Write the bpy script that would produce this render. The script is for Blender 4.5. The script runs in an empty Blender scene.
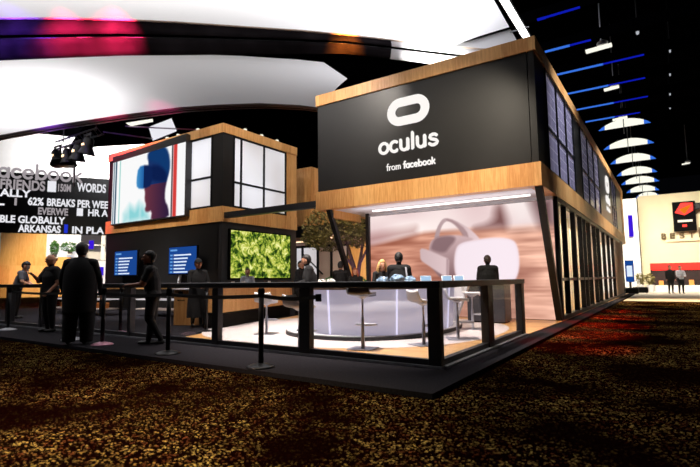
import bpy, bmesh, math, random
import numpy as np
from mathutils import Vector, Matrix
random.seed(7); np.random.seed(7)
SC = bpy.context.scene
COL = SC.collection
PI = math.pi

def srgb(r, g, b):
    f = lambda v: (v/255/12.92) if v/255 <= .04045 else ((v/255+.055)/1.055)**2.4
    return (f(r), f(g), f(b))

# ---------------------------------------------------------------- camera, world, lights, exposure
cam_d = bpy.data.cameras.new('camera'); cam = bpy.data.objects.new('camera', cam_d); COL.objects.link(cam)
cam_d.sensor_width = 36; cam_d.lens = 24.56; cam_d.clip_end = 500; cam_d.clip_start = .05
_r = Vector((0.83159573, 0.55526816, -0.01121668)); _u = Vector((0.0624387, -0.07340467, 0.99534575)); _f = Vector((-0.55186045, 0.82842563, 0.09571323))
cam.matrix_world = Matrix(((_r.x, _u.x, -_f.x, 0), (_r.y, _u.y, -_f.y, 0), (_r.z, _u.z, -_f.z, 1.12), (0, 0, 0, 1)))
SC.camera = cam
cam_d.dof.use_dof = True; cam_d.dof.focus_distance = 8.8; cam_d.dof.aperture_fstop = 1.5
SC.view_settings.view_transform = 'Standard'; SC.view_settings.look = 'None'
SC.view_settings.exposure = 0.0; SC.view_settings.gamma = 1.0; SC.view_settings.use_curve_mapping = False
try: SC.cycles.use_denoising = True; SC.cycles.max_bounces = 6; SC.cycles.transparent_max_bounces = 12; SC.cycles.sample_clamp_indirect = 3
except Exception: pass
w = bpy.data.worlds.new('hall_dark'); SC.world = w; w.use_nodes = True
w.node_tree.nodes['Background'].inputs[0].default_value = (.6, .65, 1, 1); w.node_tree.nodes['Background'].inputs[1].default_value = .0015

def aim(o, tgt):
    o.rotation_euler = (Vector(tgt)-o.location).to_track_quat('-Z', 'Y').to_euler()
def area(name, loc, tgt, sx, sy, watts, col=(1, 1, 1), spread=PI):
    l = bpy.data.lights.new(name, 'AREA'); l.shape = 'RECTANGLE'; l.size = sx; l.size_y = sy; l.energy = watts; l.color = col; l.spread = spread
    o = bpy.data.objects.new(name, l); COL.objects.link(o); o.location = loc; aim(o, tgt); return o
def spot(name, loc, tgt, watts, col=(1, 1, 1), deg=60, blend=.6, rad=.1):
    l = bpy.data.lights.new(name, 'SPOT'); l.energy = watts; l.color = col; l.spot_size = math.radians(deg); l.spot_blend = blend; l.shadow_soft_size = rad
    o = bpy.data.objects.new(name, l); COL.objects.link(o); o.location = loc; aim(o, tgt); return o

WARM = (1, .80, .58); COOL = (.72, .82, 1)
# area lights added above the white fabric clouds, so the sheets glow
def down_area(name, loc, sx, sy, watts, col, rz):
    o = area(name, loc, (loc[0], loc[1], 0), sx, sy, watts, col); o.rotation_euler = (0, 0, rz); return o
down_area('added_cloud_backlight', (-13.5, 5.5, 13.6), 26, 9, 1900, (1, .985, .97), math.radians(41))
down_area('added_cloud_backlight', (-6.3, 14.5, 13.6), 5, 8, 900, (.93, .93, 1), math.radians(41))
down_area('added_cloud_backlight', (-26.5, 9.8, 12.6), 11, 3.4, 750, (1, .98, .99), math.radians(20))
down_area('added_cloud_backlight', (-16.2, 14.4, 12.6), 7, 2.6, 12, (.93, .95, 1), math.radians(38))
spot('white_stage_light', (-6.4, 16.8, 9.2), (-7.8, 18.3, 10.6), 1800, (1, .98, .96), 80, 1, .05)
# spots added out of frame to brighten the open bar
spot('bar_fill_spot', (-5.0, 6.2, 10.2), (-5.4, 8.2, 0), 8200, (1, .90, .84), 46, .7, .15)
spot('bar_fill_spot', (-8.2, 5.5, 10.2), (-8.0, 9.0, 0), 3600, (1, .88, .80), 42, .8, .15)
spot('bar_fill_spot', (-2.0, 9.5, 10.2), (-3.4, 11.4, 0), 3600, (1, .84, .68), 30, .8, .15)
# spots added out of frame to brighten the booth faces and kiosk
spot('face_fill_spot', (-4.0, 2.5, 10.0), (-5.0, 11.4, 3.4), 6200, (1, .88, .70), 36, 1, .2)
spot('face_fill_spot', (-9.5, 3.5, 10.0), (-8.4, 11.4, 6.2), 4200, (1, .90, .80), 34, 1, .2)
spot('face_fill_spot', (-16.5, 3.5, 10.0), (-17.5, 11.4, 4.2), 3000, (1, .86, .72), 50, 1, .2)
spot('face_fill_spot', (-9.5, 8.0, 9.0), (-13.1, 13.4, 5.2), 900, (1, .84, .62), 55, 1, .2)
spot('side_fill_spot', (3.2, 14.0, 10.0), (-2.3, 15.5, 5.4), 4200, (.86, .9, 1), 46, 1, .3)
spot('side_fill_spot', (3.2, 27.0, 10.0), (-2.3, 26, 5.4), 5200, (.95, .93, .95), 60, 1, .3)
spot('kiosk_fill_spot', (-8.4, 6.6, 9.0), (-10.5, 8.15, .5), 420, (1, .84, .62), 11, .8, .1)
# spots added to brighten the carpet and aisle
spot('floor_fill_spot', (-4, -2, 9.5), (-3.5, 2.1, 0), 5600, (1, .82, .52), 29, 1, .4)
spot('floor_fill_spot', (-9, -1.5, 8.0), (-5.3, 2.4, 0), 3600, (1, .66, .50), 30, 1, .4)
spot('floor_fill_spot', (-12, 1, 9.0), (-9, 5.0, 0), 220, (.92, .88, 1), 40, 1, .4)
for _y, _w in ((8.8, 9000), (10.8, 20000), (13.0, 24000), (15.6, 20000), (18.6, 12000)): spot('red_floor_fill', (-1.3, _y, 10.5), (-1.4, _y+.2, 0), _w, (1, .015, .005), 12, 1, .1)  # added ceiling spots that throw the red glow onto the carpet
spot('aisle_spot', (1.5, 27, 10.5), (.2, 26.5, 0), 16000, (1, .72, .42), 44, 1, .2)
# far end of the hall
area('far_hall_light', (-.5, 40, 9.4), (-.5, 44, 0), 8, 3, 1350, (1, .93, .78), math.radians(140))
area('far_hall_light', (-1, 34, 9.8), (-.5, 42, 2.5), 6, 2, 420, (1, .9, .74), math.radians(80))
# left part of the hall
area('left_hall_light', (-35, 21, 12.4), (-46, 26, 12), 5, 3, 2600, (1, .98, .98), math.radians(110))
spot('left_hall_spot', (-31, 14, 8.6), (-40, 19.5, 2.4), 12000, (1, .84, .60), 50, .8, .3)
spot('left_table_spot', (-15.5, 6.4, 9.3), (-16.2, 9.4, .6), 4500, (.95, .95, 1), 44, .8, .2)
# rear courtyard
area('courtyard_light', (-11.5, 17.4, 2.9), (-12.5, 20.9, 1.2), 3, .6, 90, (1, .86, .78), math.radians(120))
spot('tree_spot', (-8.9, 12.6, 6.2), (-10.6, 15.0, 3.2), 420, (1, .78, .4), 46, .8, .1)
spot('trunk_spot', (-9.1, 14.2, .15), (-9.8, 15.0, 2.2), 160, (.4, .2, 1), 50, .8, .05)
# coloured stage lights that graze the cloud fascias
spot('magenta_stage_light', (-17.2, 7.3, 10.85), (-18.5, 8.6, 10.0), 5600, (1, .02, .14), 82, 1, .05)
spot('magenta_stage_light', (-15.5, 8.6, 10.85), (-17.1, 9.6, 10.0), 9000, (1, .02, .12), 84, 1, .05)
spot('purple_stage_light', (-18.4, 6.0, 10.7), (-19.8, 7.3, 9.8), 1600, (.2, .04, 1), 100, 1, .05)
spot('orange_stage_light', (-9.3, 14.4, 10.7), (-10.6, 15.6, 10.4), 2600, (1, .25, .02), 64, 1, .05)
spot('magenta_edge_light', (-22.6, 11.4, 8.4), (-23.4, 13.0, 9.5), 300, (1, .03, .2), 60, 1, .05)
spot('magenta_edge_light', (-19.6, 12.6, 8.4), (-20.4, 14.0, 9.5), 160, (1, .05, .3), 60, 1, .05)
spot('purple_edge_light', (-27.2, 10.2, 8.4), (-27.6, 11.9, 9.5), 400, (.35, .06, 1), 60, 1, .05)
area('soffit_fill_light', (-5.2, 12.2, 2.9), (-5.2, 12.2, 4), 5.4, .3, 9, (.95, .95, 1))  # added uplight that brightens the soffit
area('interior_fill_light', (-3.9, 21, 3.1), (-3.9, 21, 0), 1.2, 13, 520, (1, .93, .84))  # added area light that brightens the ground-floor interior
spot('magenta_edge_light', (-22.6, 11.4, 8.4), (-23.4, 13.0, 9.5), 260, (1, .03, .2), 70, 1, .05)
spot('magenta_edge_light', (-19.6, 12.6, 8.4), (-20.4, 14.0, 9.5), 120, (1, .05, .3), 70, 1, .05)
spot('purple_edge_light', (-27.2, 10.2, 8.4), (-27.6, 11.9, 9.5), 300, (.35, .06, 1), 80, 1, .05)

# ---------------------------------------------------------------- materials
M = {}
def nodes(name):
    m = bpy.data.materials.new(name); m.use_nodes = True; nt = m.node_tree; return m, nt, nt.nodes['Principled BSDF']
def flat(name, rgb, rough=.5, metal=0, var=.12, scale=9, emit=None, es=0, bump=0, coat=0):
    m, nt, b = nodes(name); c = srgb(*rgb)
    tc = nt.nodes.new('ShaderNodeTexCoord'); n = nt.nodes.new('ShaderNodeTexNoise'); n.inputs['Scale'].default_value = scale; n.inputs['Detail'].default_value = 3
    nt.links.new(tc.outputs['Object'], n.inputs['Vector'])
    r = nt.nodes.new('ShaderNodeValToRGB'); r.color_ramp.elements[0].position = .3; r.color_ramp.elements[1].position = .7
    r.color_ramp.elements[0].color = tuple(v*(1-var) for v in c)+(1,); r.color_ramp.elements[1].color = tuple(min(1, v*(1+var)) for v in c)+(1,)
    nt.links.new(n.outputs['Fac'], r.inputs[0]); nt.links.new(r.outputs[0], b.inputs['Base Color'])
    b.inputs['Roughness'].default_value = rough; b.inputs['Metallic'].default_value = metal
    if coat: b.inputs['Coat Weight'].default_value = coat
    if emit: b.inputs['Emission Color'].default_value = srgb(*emit)+(1,); b.inputs['Emission Strength'].default_value = es
    if bump:
        bp = nt.nodes.new('ShaderNodeBump'); bp.inputs['Strength'].default_value = bump; bp.inputs['Distance'].default_value = .01
        nt.links.new(n.outputs['Fac'], bp.inputs['Height']); nt.links.new(bp.outputs[0], b.inputs['Normal'])
    M[name] = m; return m
def lamp(name, rgb, s):
    m = bpy.data.materials.new(name); m.use_nodes = True; nt = m.node_tree; nt.nodes.clear()
    e = nt.nodes.new('ShaderNodeEmission'); e.inputs[0].default_value = srgb(*rgb)+(1,); e.inputs[1].default_value = s
    o = nt.nodes.new('ShaderNodeOutputMaterial'); nt.links.new(e.outputs[0], o.inputs[0]); M[name] = m; return m
def wood(name, c0, c1, rough=.42, plank=(0.9, .9, .9), axis='z'):
    m, nt, b = nodes(name)
    tc = nt.nodes.new('ShaderNodeTexCoord'); mp = nt.nodes.new('ShaderNodeMapping'); nt.links.new(tc.outputs['Object'], mp.inputs[0])
    mp.inputs['Scale'].default_value = {'z': (9, 9, .8), 'x': (.8, 9, 9), 'y': (9, .8, 9)}[axis]
    n = nt.nodes.new('ShaderNodeTexNoise'); n.inputs['Scale'].default_value = 2.2; n.inputs['Detail'].default_value = 6; n.inputs['Roughness'].default_value = .65
    nt.links.new(mp.outputs[0], n.inputs['Vector'])
    mp2 = nt.nodes.new('ShaderNodeMapping'); nt.links.new(tc.outputs['Object'], mp2.inputs[0]); mp2.inputs['Scale'].default_value = plank
    sn = nt.nodes.new('ShaderNodeVectorMath'); sn.operation = 'FLOOR'; nt.links.new(mp2.outputs[0], sn.inputs[0])
    wn = nt.nodes.new('ShaderNodeTexWhiteNoise'); nt.links.new(sn.outputs[0], wn.inputs['Vector'])
    mx = nt.nodes.new('ShaderNodeMath'); mx.operation = 'MULTIPLY_ADD'; nt.links.new(wn.outputs['Value'], mx.inputs[0]); mx.inputs[1].default_value = .3; nt.links.new(n.outputs['Fac'], mx.inputs[2])
    r = nt.nodes.new('ShaderNodeValToRGB'); r.color_ramp.elements[0].position = .45; r.color_ramp.elements[1].position = .85
    r.color_ramp.elements[0].color = srgb(*c0)+(1,); r.color_ramp.elements[1].color = srgb(*c1)+(1,)
    nt.links.new(mx.outputs[0], r.inputs[0]); nt.links.new(r.outputs[0], b.inputs['Base Color']); b.inputs['Roughness'].default_value = rough
    M[name] = m; return m
def glass(name, tint=(.9, .92, .95), k=1.0):
    m = bpy.data.materials.new(name); m.use_nodes = True; nt = m.node_tree; nt.nodes.clear()
    t = nt.nodes.new('ShaderNodeBsdfTransparent'); t.inputs[0].default_value = tint+(1,)
    g = nt.nodes.new('ShaderNodeBsdfGlossy'); g.inputs['Roughness'].default_value = .03
    fr = nt.nodes.new('ShaderNodeFresnel'); fr.inputs[0].default_value = 1.4
    mu = nt.nodes.new('ShaderNodeMath'); mu.operation = 'MULTIPLY'; mu.inputs[1].default_value = k; nt.links.new(fr.outputs[0], mu.inputs[0])
    x = nt.nodes.new('ShaderNodeMixShader'); o = nt.nodes.new('ShaderNodeOutputMaterial')
    nt.links.new(mu.outputs[0], x.inputs[0]); nt.links.new(t.outputs[0], x.inputs[1]); nt.links.new(g.outputs[0], x.inputs[2]); nt.links.new(x.outputs[0], o.inputs[0]); M[name] = m; return m
def picture(name, strength):
    m = bpy.data.materials.new(name); m.use_nodes = True; nt = m.node_tree; nt.nodes.clear()
    a = nt.nodes.new('ShaderNodeVertexColor'); a.layer_name = 'print'
    e = nt.nodes.new('ShaderNodeEmission'); e.inputs[1].default_value = strength; nt.links.new(a.outputs[0], e.inputs[0])
    o = nt.nodes.new('ShaderNodeOutputMaterial'); nt.links.new(e.outputs[0], o.inputs[0]); M[name] = m; return m

wood('oak', (204, 140, 76), (242, 188, 120), .4, (1.6, 1.6, .2))
wood('floor_wood', (206, 148, 84), (232, 184, 118), .3, (.5, 6, 1), 'x')
wood('warm_wood', (214, 150, 70), (240, 186, 110), .5, (.7, .7, .3))
wood('kiosk_wood', (176, 122, 66), (214, 160, 96), .5, (3, 3, .2))
flat('charcoal', (34, 33, 33), .3, 0, .06, 3)
flat('charcoal_dark', (34, 33, 35), .5, 0, .08, 3)
flat('frame_metal', (52, 52, 54), .38, .4, .08, 20)
flat('black_metal', (18, 18, 19), .4, .5, .1, 20)
flat('black_matt', (7, 7, 8), .8, 0, .2, 10); M['black_matt'].node_tree.nodes['Principled BSDF'].inputs['Specular IOR Level'].default_value = .1
flat('fascia_gloss', (26, 23, 25), .6, 0, .5, .9); M['fascia_gloss'].node_tree.nodes['Principled BSDF'].inputs['Specular IOR Level'].default_value = 0
flat('belt_web', (14, 14, 16), .8, 0, .2, 60)
flat('chrome', (222, 222, 228), .3, .55, .04, 10)
flat('steel', (165, 165, 172), .35, .6, .1, 20)
flat('white_plastic', (232, 230, 232), .3, 0, .03, 10)
flat('black_seat', (24, 20, 30), .3, 0, .1, 10, coat=.4)
flat('counter_top', (92, 74, 62), .35, 0, .1, 12)
flat('dark_podium', (56, 56, 62), .4, 0, .08, 6)
flat('fascia_lit_white', (240, 238, 240), .9, 0, .02, 2)
flat('fascia_fabric', (90, 84, 86), .35, 0, .1, 1.2)
flat('white_wall', (236, 234, 232), .85, 0, .03, 2)
flat('cream_wall', (238, 226, 190), .85, 0, .04, 1)
flat('beige_wall', (206, 186, 170), .8, 0, .04, 2)
flat('pink_soffit', (214, 166, 140), .7, 0, .04, 2)
flat('soffit_white', (225, 224, 230), .6, 0, .03, 2)
flat('hall_black', (2, 2, 3), 1, 0, .2, 2); M['hall_black'].node_tree.nodes['Principled BSDF'].inputs['Specular IOR Level'].default_value = 0
flat('truss_paint', (30, 32, 44), .6, .2, .1, 6)
flat('red_band', (215, 24, 12), .6, 0, .1, 2, (215, 24, 10), .6)
flat('deep_red', (34, 10, 10), .7, 0, .4, 3)
flat('bark', (96, 74, 56), .9, 0, .25, 12, bump=.5)
flat('olive_leaf', (104, 94, 44), .7, 0, .35, 6)
flat('green_leaf', (60, 110, 44), .7, 0, .35, 8)
flat('pot', (70, 66, 64), .7)
flat('letter_bronze', (110, 92, 64), .5)
flat('lens_blue', (40, 60, 190), .2, 0, .1, 8, (30, 40, 220), .4)
flat('bag_blue', (150, 178, 205), .25, 0, .35, 26, bump=.6)
flat('skin', (196, 142, 112), .55, 0, .06, 12)
flat('skin_tan', (158, 104, 76), .55, 0, .06, 12)
flat('hair_black', (20, 16, 15), .6, 0, .2, 40)
flat('hair_brown', (44, 30, 22), .6, 0, .2, 40)
flat('hair_blonde', (206, 164, 104), .55, 0, .25, 50)
flat('hair_auburn', (150, 74, 30), .55, 0, .25, 50)
flat('cloth_black', (9, 9, 11), .85, 0, .15, 30)
flat('cloth_navy', (13, 14, 19), .85, 0, .15, 30)
flat('cloth_grey', (84, 84, 90), .85, 0, .15, 30)
flat('cloth_light', (176, 176, 186), .85, 0, .1, 30)
flat('trouser', (9, 9, 11), .85, 0, .15, 30)
flat('shoe', (12, 11, 11), .4, 0, .1, 20)
flat('eye_dark', (18, 14, 12), .3); flat('lip', (150, 84, 74), .5)
flat('paper', (225, 222, 215), .7); flat('orange_stock', (235, 150, 70), .6)
flat('lilac_pane', (128, 124, 146), .2, 0, .08, 1.0, (128, 122, 150), .3)
lamp('led_white', (255, 250, 246), 3.0); lamp('strip_hot', (255, 255, 255), 6.0)
lamp('lamp_hot', (250, 248, 232), 1.1); lamp('pin_lamp', (220, 225, 235), .6); lamp('blue_glow', (16, 30, 190), .8); lamp('blue_glow_pale', (60, 120, 235), .9)
lamp('warm_led', (255, 214, 170), 2.5)
lamp('letter_light', (240, 240, 246), .95); lamp('letter_dim', (176, 168, 172), .8); lamp('letter_blue', (40, 60, 230), .8)
lamp('screen_purple', (60, 24, 215), 1.0); lamp('screen_blue', (30, 78, 160), .8); lamp('screen_pale', (110, 170, 235), .9); lamp('screen_white', (225, 238, 255), 1.0)
lamp('sign_white', (255, 250, 245), 1.0); lamp('tablet_glow', (170, 205, 235), .95)
glass('clear_glass', (.95, .95, .96), .22); glass('side_glass', (.93, .93, .94), .12)
picture('mural_print', 1.1); picture('led_print', 1.0)

def cloud_fabric():
    m = bpy.data.materials.new('cloud_fabric'); m.use_nodes = True; nt = m.node_tree; nt.nodes.clear()
    d = nt.nodes.new('ShaderNodeBsdfDiffuse'); d.inputs[0].default_value = (.8, .8, .8, 1); t = nt.nodes.new('ShaderNodeBsdfTranslucent'); t.inputs[0].default_value = (.92, .91, .92, 1)
    x = nt.nodes.new('ShaderNodeMixShader'); x.inputs[0].default_value = .75; o = nt.nodes.new('ShaderNodeOutputMaterial')
    nt.links.new(d.outputs[0], x.inputs[1]); nt.links.new(t.outputs[0], x.inputs[2]); nt.links.new(x.outputs[0], o.inputs[0]); M['cloud_fabric'] = m
cloud_fabric()
def lilac_reflection():  # reflected brick grid painted into the panes, with emission to lighten them
    m = M['lilac_pane']; nt = m.node_tree; b = nt.nodes['Principled BSDF']
    tc = nt.nodes.new('ShaderNodeTexCoord'); sp = nt.nodes.new('ShaderNodeSeparateXYZ'); cb = nt.nodes.new('ShaderNodeCombineXYZ')
    nt.links.new(tc.outputs['Object'], sp.inputs[0]); nt.links.new(sp.outputs[1], cb.inputs[0]); nt.links.new(sp.outputs[2], cb.inputs[1])
    br = nt.nodes.new('ShaderNodeTexBrick'); br.offset = 0; br.inputs['Scale'].default_value = 1; br.inputs['Brick Width'].default_value = .5; br.inputs['Row Height'].default_value = .3; br.inputs['Mortar Size'].default_value = .012
    br.inputs[1].default_value = srgb(126, 120, 146)+(1,); br.inputs[2].default_value = srgb(112, 108, 132)+(1,); br.inputs[3].default_value = srgb(165, 160, 178)+(1,)
    nt.links.new(cb.outputs[0], br.inputs[0]); nt.links.new(br.outputs[0], b.inputs['Base Color']); nt.links.new(br.outputs[0], b.inputs['Emission Color'])
lilac_reflection()
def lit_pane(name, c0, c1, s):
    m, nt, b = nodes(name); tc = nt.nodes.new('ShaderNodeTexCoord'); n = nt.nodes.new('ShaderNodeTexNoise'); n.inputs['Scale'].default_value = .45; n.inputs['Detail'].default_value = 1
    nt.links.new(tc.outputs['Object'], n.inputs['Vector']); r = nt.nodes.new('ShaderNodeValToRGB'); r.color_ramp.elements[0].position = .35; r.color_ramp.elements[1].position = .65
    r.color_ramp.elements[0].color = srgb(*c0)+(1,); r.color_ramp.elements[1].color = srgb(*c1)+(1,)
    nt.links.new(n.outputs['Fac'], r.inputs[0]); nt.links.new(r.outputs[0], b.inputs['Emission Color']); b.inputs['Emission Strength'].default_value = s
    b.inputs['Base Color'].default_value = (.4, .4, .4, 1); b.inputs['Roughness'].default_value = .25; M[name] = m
lit_pane('lit_window', (200, 196, 200), (236, 238, 248), .85)
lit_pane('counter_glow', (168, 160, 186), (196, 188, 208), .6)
lit_pane('glow_seam', (225, 220, 250), (225, 220, 250), 1.0)
lit_pane('bright_panel', (214, 206, 206), (232, 230, 236), .75)  # emission put in so partitions, wall panels and shelves look lit

def carpet():
    m, nt, b = nodes('hall_carpet'); tc = nt.nodes.new('ShaderNodeTexCoord')
    n = nt.nodes.new('ShaderNodeTexVoronoi'); n.inputs['Scale'].default_value = 75; sc_ = nt.nodes.new('ShaderNodeSeparateColor'); nt.links.new(n.outputs['Color'], sc_.inputs[0])
    n2 = nt.nodes.new('ShaderNodeTexNoise'); n2.inputs['Scale'].default_value = .8; n2.inputs['Detail'].default_value = 3
    n3 = nt.nodes.new('ShaderNodeTexNoise'); n3.inputs['Scale'].default_value = 11; n3.inputs['Detail'].default_value = 2
    for q in (n, n2, n3): nt.links.new(tc.outputs['Object'], q.inputs['Vector'])
    r = nt.nodes.new('ShaderNodeValToRGB'); r.color_ramp.elements[0].position = .80; r.color_ramp.elements[0].color = (.0, .0, .0, 1); r.color_ramp.elements[1].position = .98; r.color_ramp.elements[1].color = (1, 1, 1, 1)
    nt.links.new(sc_.outputs[0], r.inputs[0])
    r2 = nt.nodes.new('ShaderNodeValToRGB'); r2.color_ramp.elements[0].position = .4; r2.color_ramp.elements[0].color = (.03, .03, .03, 1); r2.color_ramp.elements[1].position = .68; r2.color_ramp.elements[1].color = (1, 1, 1, 1)
    nt.links.new(n2.outputs['Fac'], r2.inputs[0])
    r3 = nt.nodes.new('ShaderNodeValToRGB'); r3.color_ramp.elements[0].position = .4; r3.color_ramp.elements[0].color = srgb(120, 70, 40)+(1,); r3.color_ramp.elements[1].position = .6; r3.color_ramp.elements[1].color = srgb(225, 190, 105)+(1,)
    nt.links.new(n3.outputs['Fac'], r3.inputs[0])
    a = nt.nodes.new('ShaderNodeMix'); a.data_type = 'RGBA'; a.blend_type = 'MULTIPLY'; a.inputs[0].default_value = 1
    nt.links.new(r.outputs[0], a.inputs[6]); nt.links.new(r2.outputs[0], a.inputs[7])
    c = nt.nodes.new('ShaderNodeMix'); c.data_type = 'RGBA'; c.blend_type = 'MULTIPLY'; c.inputs[0].default_value = 1
    nt.links.new(a.outputs[2], c.inputs[6]); nt.links.new(r3.outputs[0], c.inputs[7])
    d = nt.nodes.new('ShaderNodeMix'); d.data_type = 'RGBA'; d.blend_type = 'ADD'; d.inputs[0].default_value = 1; d.inputs[7].default_value = (.004, .0007, .0005, 1)
    nt.links.new(c.outputs[2], d.inputs[6]); nt.links.new(d.outputs[2], b.inputs['Base Color'])
    b.inputs['Roughness'].default_value = 1; b.inputs['Specular IOR Level'].default_value = 0; M['hall_carpet'] = m
carpet()
flat('platform_carpet', (42, 40, 43), .95, 0, .22, 40); M['platform_carpet'].node_tree.nodes['Principled BSDF'].inputs['Specular IOR Level'].default_value = .02
flat('white_floor', (226, 214, 210), .35, 0, .04, 3)
flat('aisle_floor', (190, 180, 165), .6, 0, .05, 2)
def foliage_screen():
    m = bpy.data.materials.new('foliage_screen'); m.use_nodes = True; nt = m.node_tree; nt.nodes.clear()
    tc = nt.nodes.new('ShaderNodeTexCoord'); n = nt.nodes.new('ShaderNodeTexNoise'); n.inputs['Scale'].default_value = 3.6; n.inputs['Detail'].default_value = 7; n.inputs['Roughness'].default_value = .74; n.inputs['Distortion'].default_value = .6
    v = nt.nodes.new('ShaderNodeTexVoronoi'); v.inputs['Scale'].default_value = 11
    nt.links.new(tc.outputs['Object'], n.inputs['Vector']); nt.links.new(tc.outputs['Object'], v.inputs['Vector'])
    ma = nt.nodes.new('ShaderNodeMath'); ma.operation = 'MULTIPLY_ADD'; ma.inputs[1].default_value = -.04; nt.links.new(v.outputs['Distance'], ma.inputs[0]); nt.links.new(n.outputs['Fac'], ma.inputs[2])
    r = nt.nodes.new('ShaderNodeValToRGB'); e = r.color_ramp.elements; e[0].position = .38; e[0].color = srgb(20, 36, 14)+(1,); e[1].position = .62; e[1].color = srgb(246, 250, 176)+(1,)
    for p, c in ((.44, (66, 100, 30)), (.485, (142, 168, 52)), (.53, (206, 208, 86))): x = e.new(p); x.color = srgb(*c)+(1,)
    nt.links.new(ma.outputs[0], r.inputs[0]); em = nt.nodes.new('ShaderNodeEmission'); em.inputs[1].default_value = 1.0; nt.links.new(r.outputs[0], em.inputs[0])
    o = nt.nodes.new('ShaderNodeOutputMaterial'); nt.links.new(em.outputs[0], o.inputs[0]); M['foliage_screen'] = m
foliage_screen()

# ---------------------------------------------------------------- mesh helpers
OFF = {}
def tag(o, label=None, cat=None, group=None, kind=None):
    if label: o['label'] = label
    if cat: o['category'] = cat
    if group: o['group'] = group
    if kind: o['kind'] = kind
    return o
def empty(name, loc, label, cat, group=None, rz=0):
    o = bpy.data.objects.new(name, None); COL.objects.link(o); o.location = loc; o.rotation_euler = (0, 0, rz); o.empty_display_size = .2
    OFF[o.name] = Vector(loc); return tag(o, label, cat, group)
def from_mesh(name, me, mat, parent=None, smooth=False):
    o = bpy.data.objects.new(name, me); COL.objects.link(o)
    if mat is not None: me.materials.append(M[mat] if isinstance(mat, str) else mat)
    if parent is not None: o.parent = parent; OFF[o.name] = OFF.get(parent.name, Vector())
    if smooth: me.polygons.foreach_set('use_smooth', [True]*len(me.polygons))
    return o
class MB:
    """collects shapes in world coordinates"""
    def __init__(s): s.bm = bmesh.new()
    def box(s, x0, x1, y0, y1, z0, z1):
        v = [s.bm.verts.new(p) for p in ((x0, y0, z0), (x1, y0, z0), (x1, y1, z0), (x0, y1, z0), (x0, y0, z1), (x1, y0, z1), (x1, y1, z1), (x0, y1, z1))]
        for f in ((3, 2, 1, 0), (4, 5, 6, 7), (0, 1, 5, 4), (1, 2, 6, 5), (2, 3, 7, 6), (3, 0, 4, 7)): s.bm.faces.new([v[i] for i in f])
        return s
    def prism(s, pts, off):
        """closed polygon of 3-D points pushed along the vector off"""
        off = Vector(off); a = [s.bm.verts.new(p) for p in pts]; b = [s.bm.verts.new(Vector(p)+off) for p in pts]; n = len(pts)
        s.bm.faces.new(a); s.bm.faces.new(b[::-1])
        for i in range(n): s.bm.faces.new((a[i], b[i], b[(i+1) % n], a[(i+1) % n]))
        return s
    def bar(s, p0, p1, wx, wz, up=(0, 0, 1)):
        p0, p1 = Vector(p0), Vector(p1); d = (p1-p0).normalized(); side = d.cross(Vector(up)).normalized()
        if side.length < .1: side = Vector((1, 0, 0))
        u = side.cross(d).normalized(); c = [side*wx/2*a+u*wz/2*b for a, b in ((-1, -1), (1, -1), (1, 1), (-1, 1))]
        return s.prism([p0+q for q in c], p1-p0)
    def tube(s, pts, r, n=10, caps=True):
        pts = [Vector(p) for p in pts]; rr = r if isinstance(r, (list, tuple)) else [r]*len(pts); rings = []; prev = None
        for i, p in enumerate(pts):
            d = (pts[min(i+1, len(pts)-1)]-pts[max(i-1, 0)]).normalized()
            if prev is None: prev = d.orthogonal().normalized()
            prev = (prev-d*prev.dot(d)).normalized(); q = d.cross(prev)
            rings.append([s.bm.verts.new(p+(prev*math.cos(2*PI*k/n)+q*math.sin(2*PI*k/n))*rr[i]) for k in range(n)])
        for a, b in zip(rings, rings[1:]):
            for k in range(n): s.bm.faces.new((a[k], a[(k+1) % n], b[(k+1) % n], b[k]))
        if caps: s.bm.faces.new(rings[0][::-1]); s.bm.faces.new(rings[-1])
        return s
    def lathe(s, prof, c=(0, 0, 0), n=20):
        c = Vector(c); rings = [[s.bm.verts.new(c+Vector((r*math.cos(2*PI*k/n), r*math.sin(2*PI*k/n), z))) for k in range(n)] for r, z in prof]
        for a, b in zip(rings, rings[1:]):
            for k in range(n): s.bm.faces.new((a[k], a[(k+1) % n], b[(k+1) % n], b[k]))
        s.bm.faces.new(rings[0][::-1]); s.bm.faces.new(rings[-1]); return s
    def ell(s, c, rx, ry, rz, n=16, m=10, rot=None):
        c = Vector(c); R = rot or Matrix.Identity(3); top = s.bm.verts.new(c+R@Vector((0, 0, rz))); bot = s.bm.verts.new(c+R@Vector((0, 0, -rz)))
        rings = [[s.bm.verts.new(c+R@Vector((rx*math.sin(PI*j/m)*math.cos(2*PI*k/n), ry*math.sin(PI*j/m)*math.sin(2*PI*k/n), rz*math.cos(PI*j/m)))) for k in range(n)] for j in range(1, m)]
        for k in range(n): s.bm.faces.new((top, rings[0][k], rings[0][(k+1) % n])); s.bm.faces.new((bot, rings[-1][(k+1) % n], rings[-1][k]))
        for a, b in zip(rings, rings[1:]):
            for k in range(n): s.bm.faces.new((a[k], b[k], b[(k+1) % n], a[(k+1) % n]))
        return s
    def sheet(s, rows, thick=None):
        """grid of points -> surface, optionally thickened by the vector thick"""
        g = [[s.bm.verts.new(p) for p in r] for r in rows]; n, m = len(g), len(g[0])
        for i in range(n-1):
            for j in range(m-1): s.bm.faces.new((g[i][j], g[i][j+1], g[i+1][j+1], g[i+1][j]))
        if thick is not None:
            t = Vector(thick); h = [[s.bm.verts.new(v.co+t) for v in r] for r in g]
            for i in range(n-1):
                for j in range(m-1): s.bm.faces.new((h[i][j], h[i+1][j], h[i+1][j+1], h[i][j+1]))
            loop = [(0, j) for j in range(m)]+[(i, m-1) for i in range(1, n)]+[(n-1, j) for j in range(m-2, -1, -1)]+[(i, 0) for i in range(n-2, 0, -1)]
            for a, b in zip(loop, loop[1:]+loop[:1]): s.bm.faces.new((g[a[0]][a[1]], h[a[0]][a[1]], h[b[0]][b[1]], g[b[0]][b[1]]))
        return s
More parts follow.
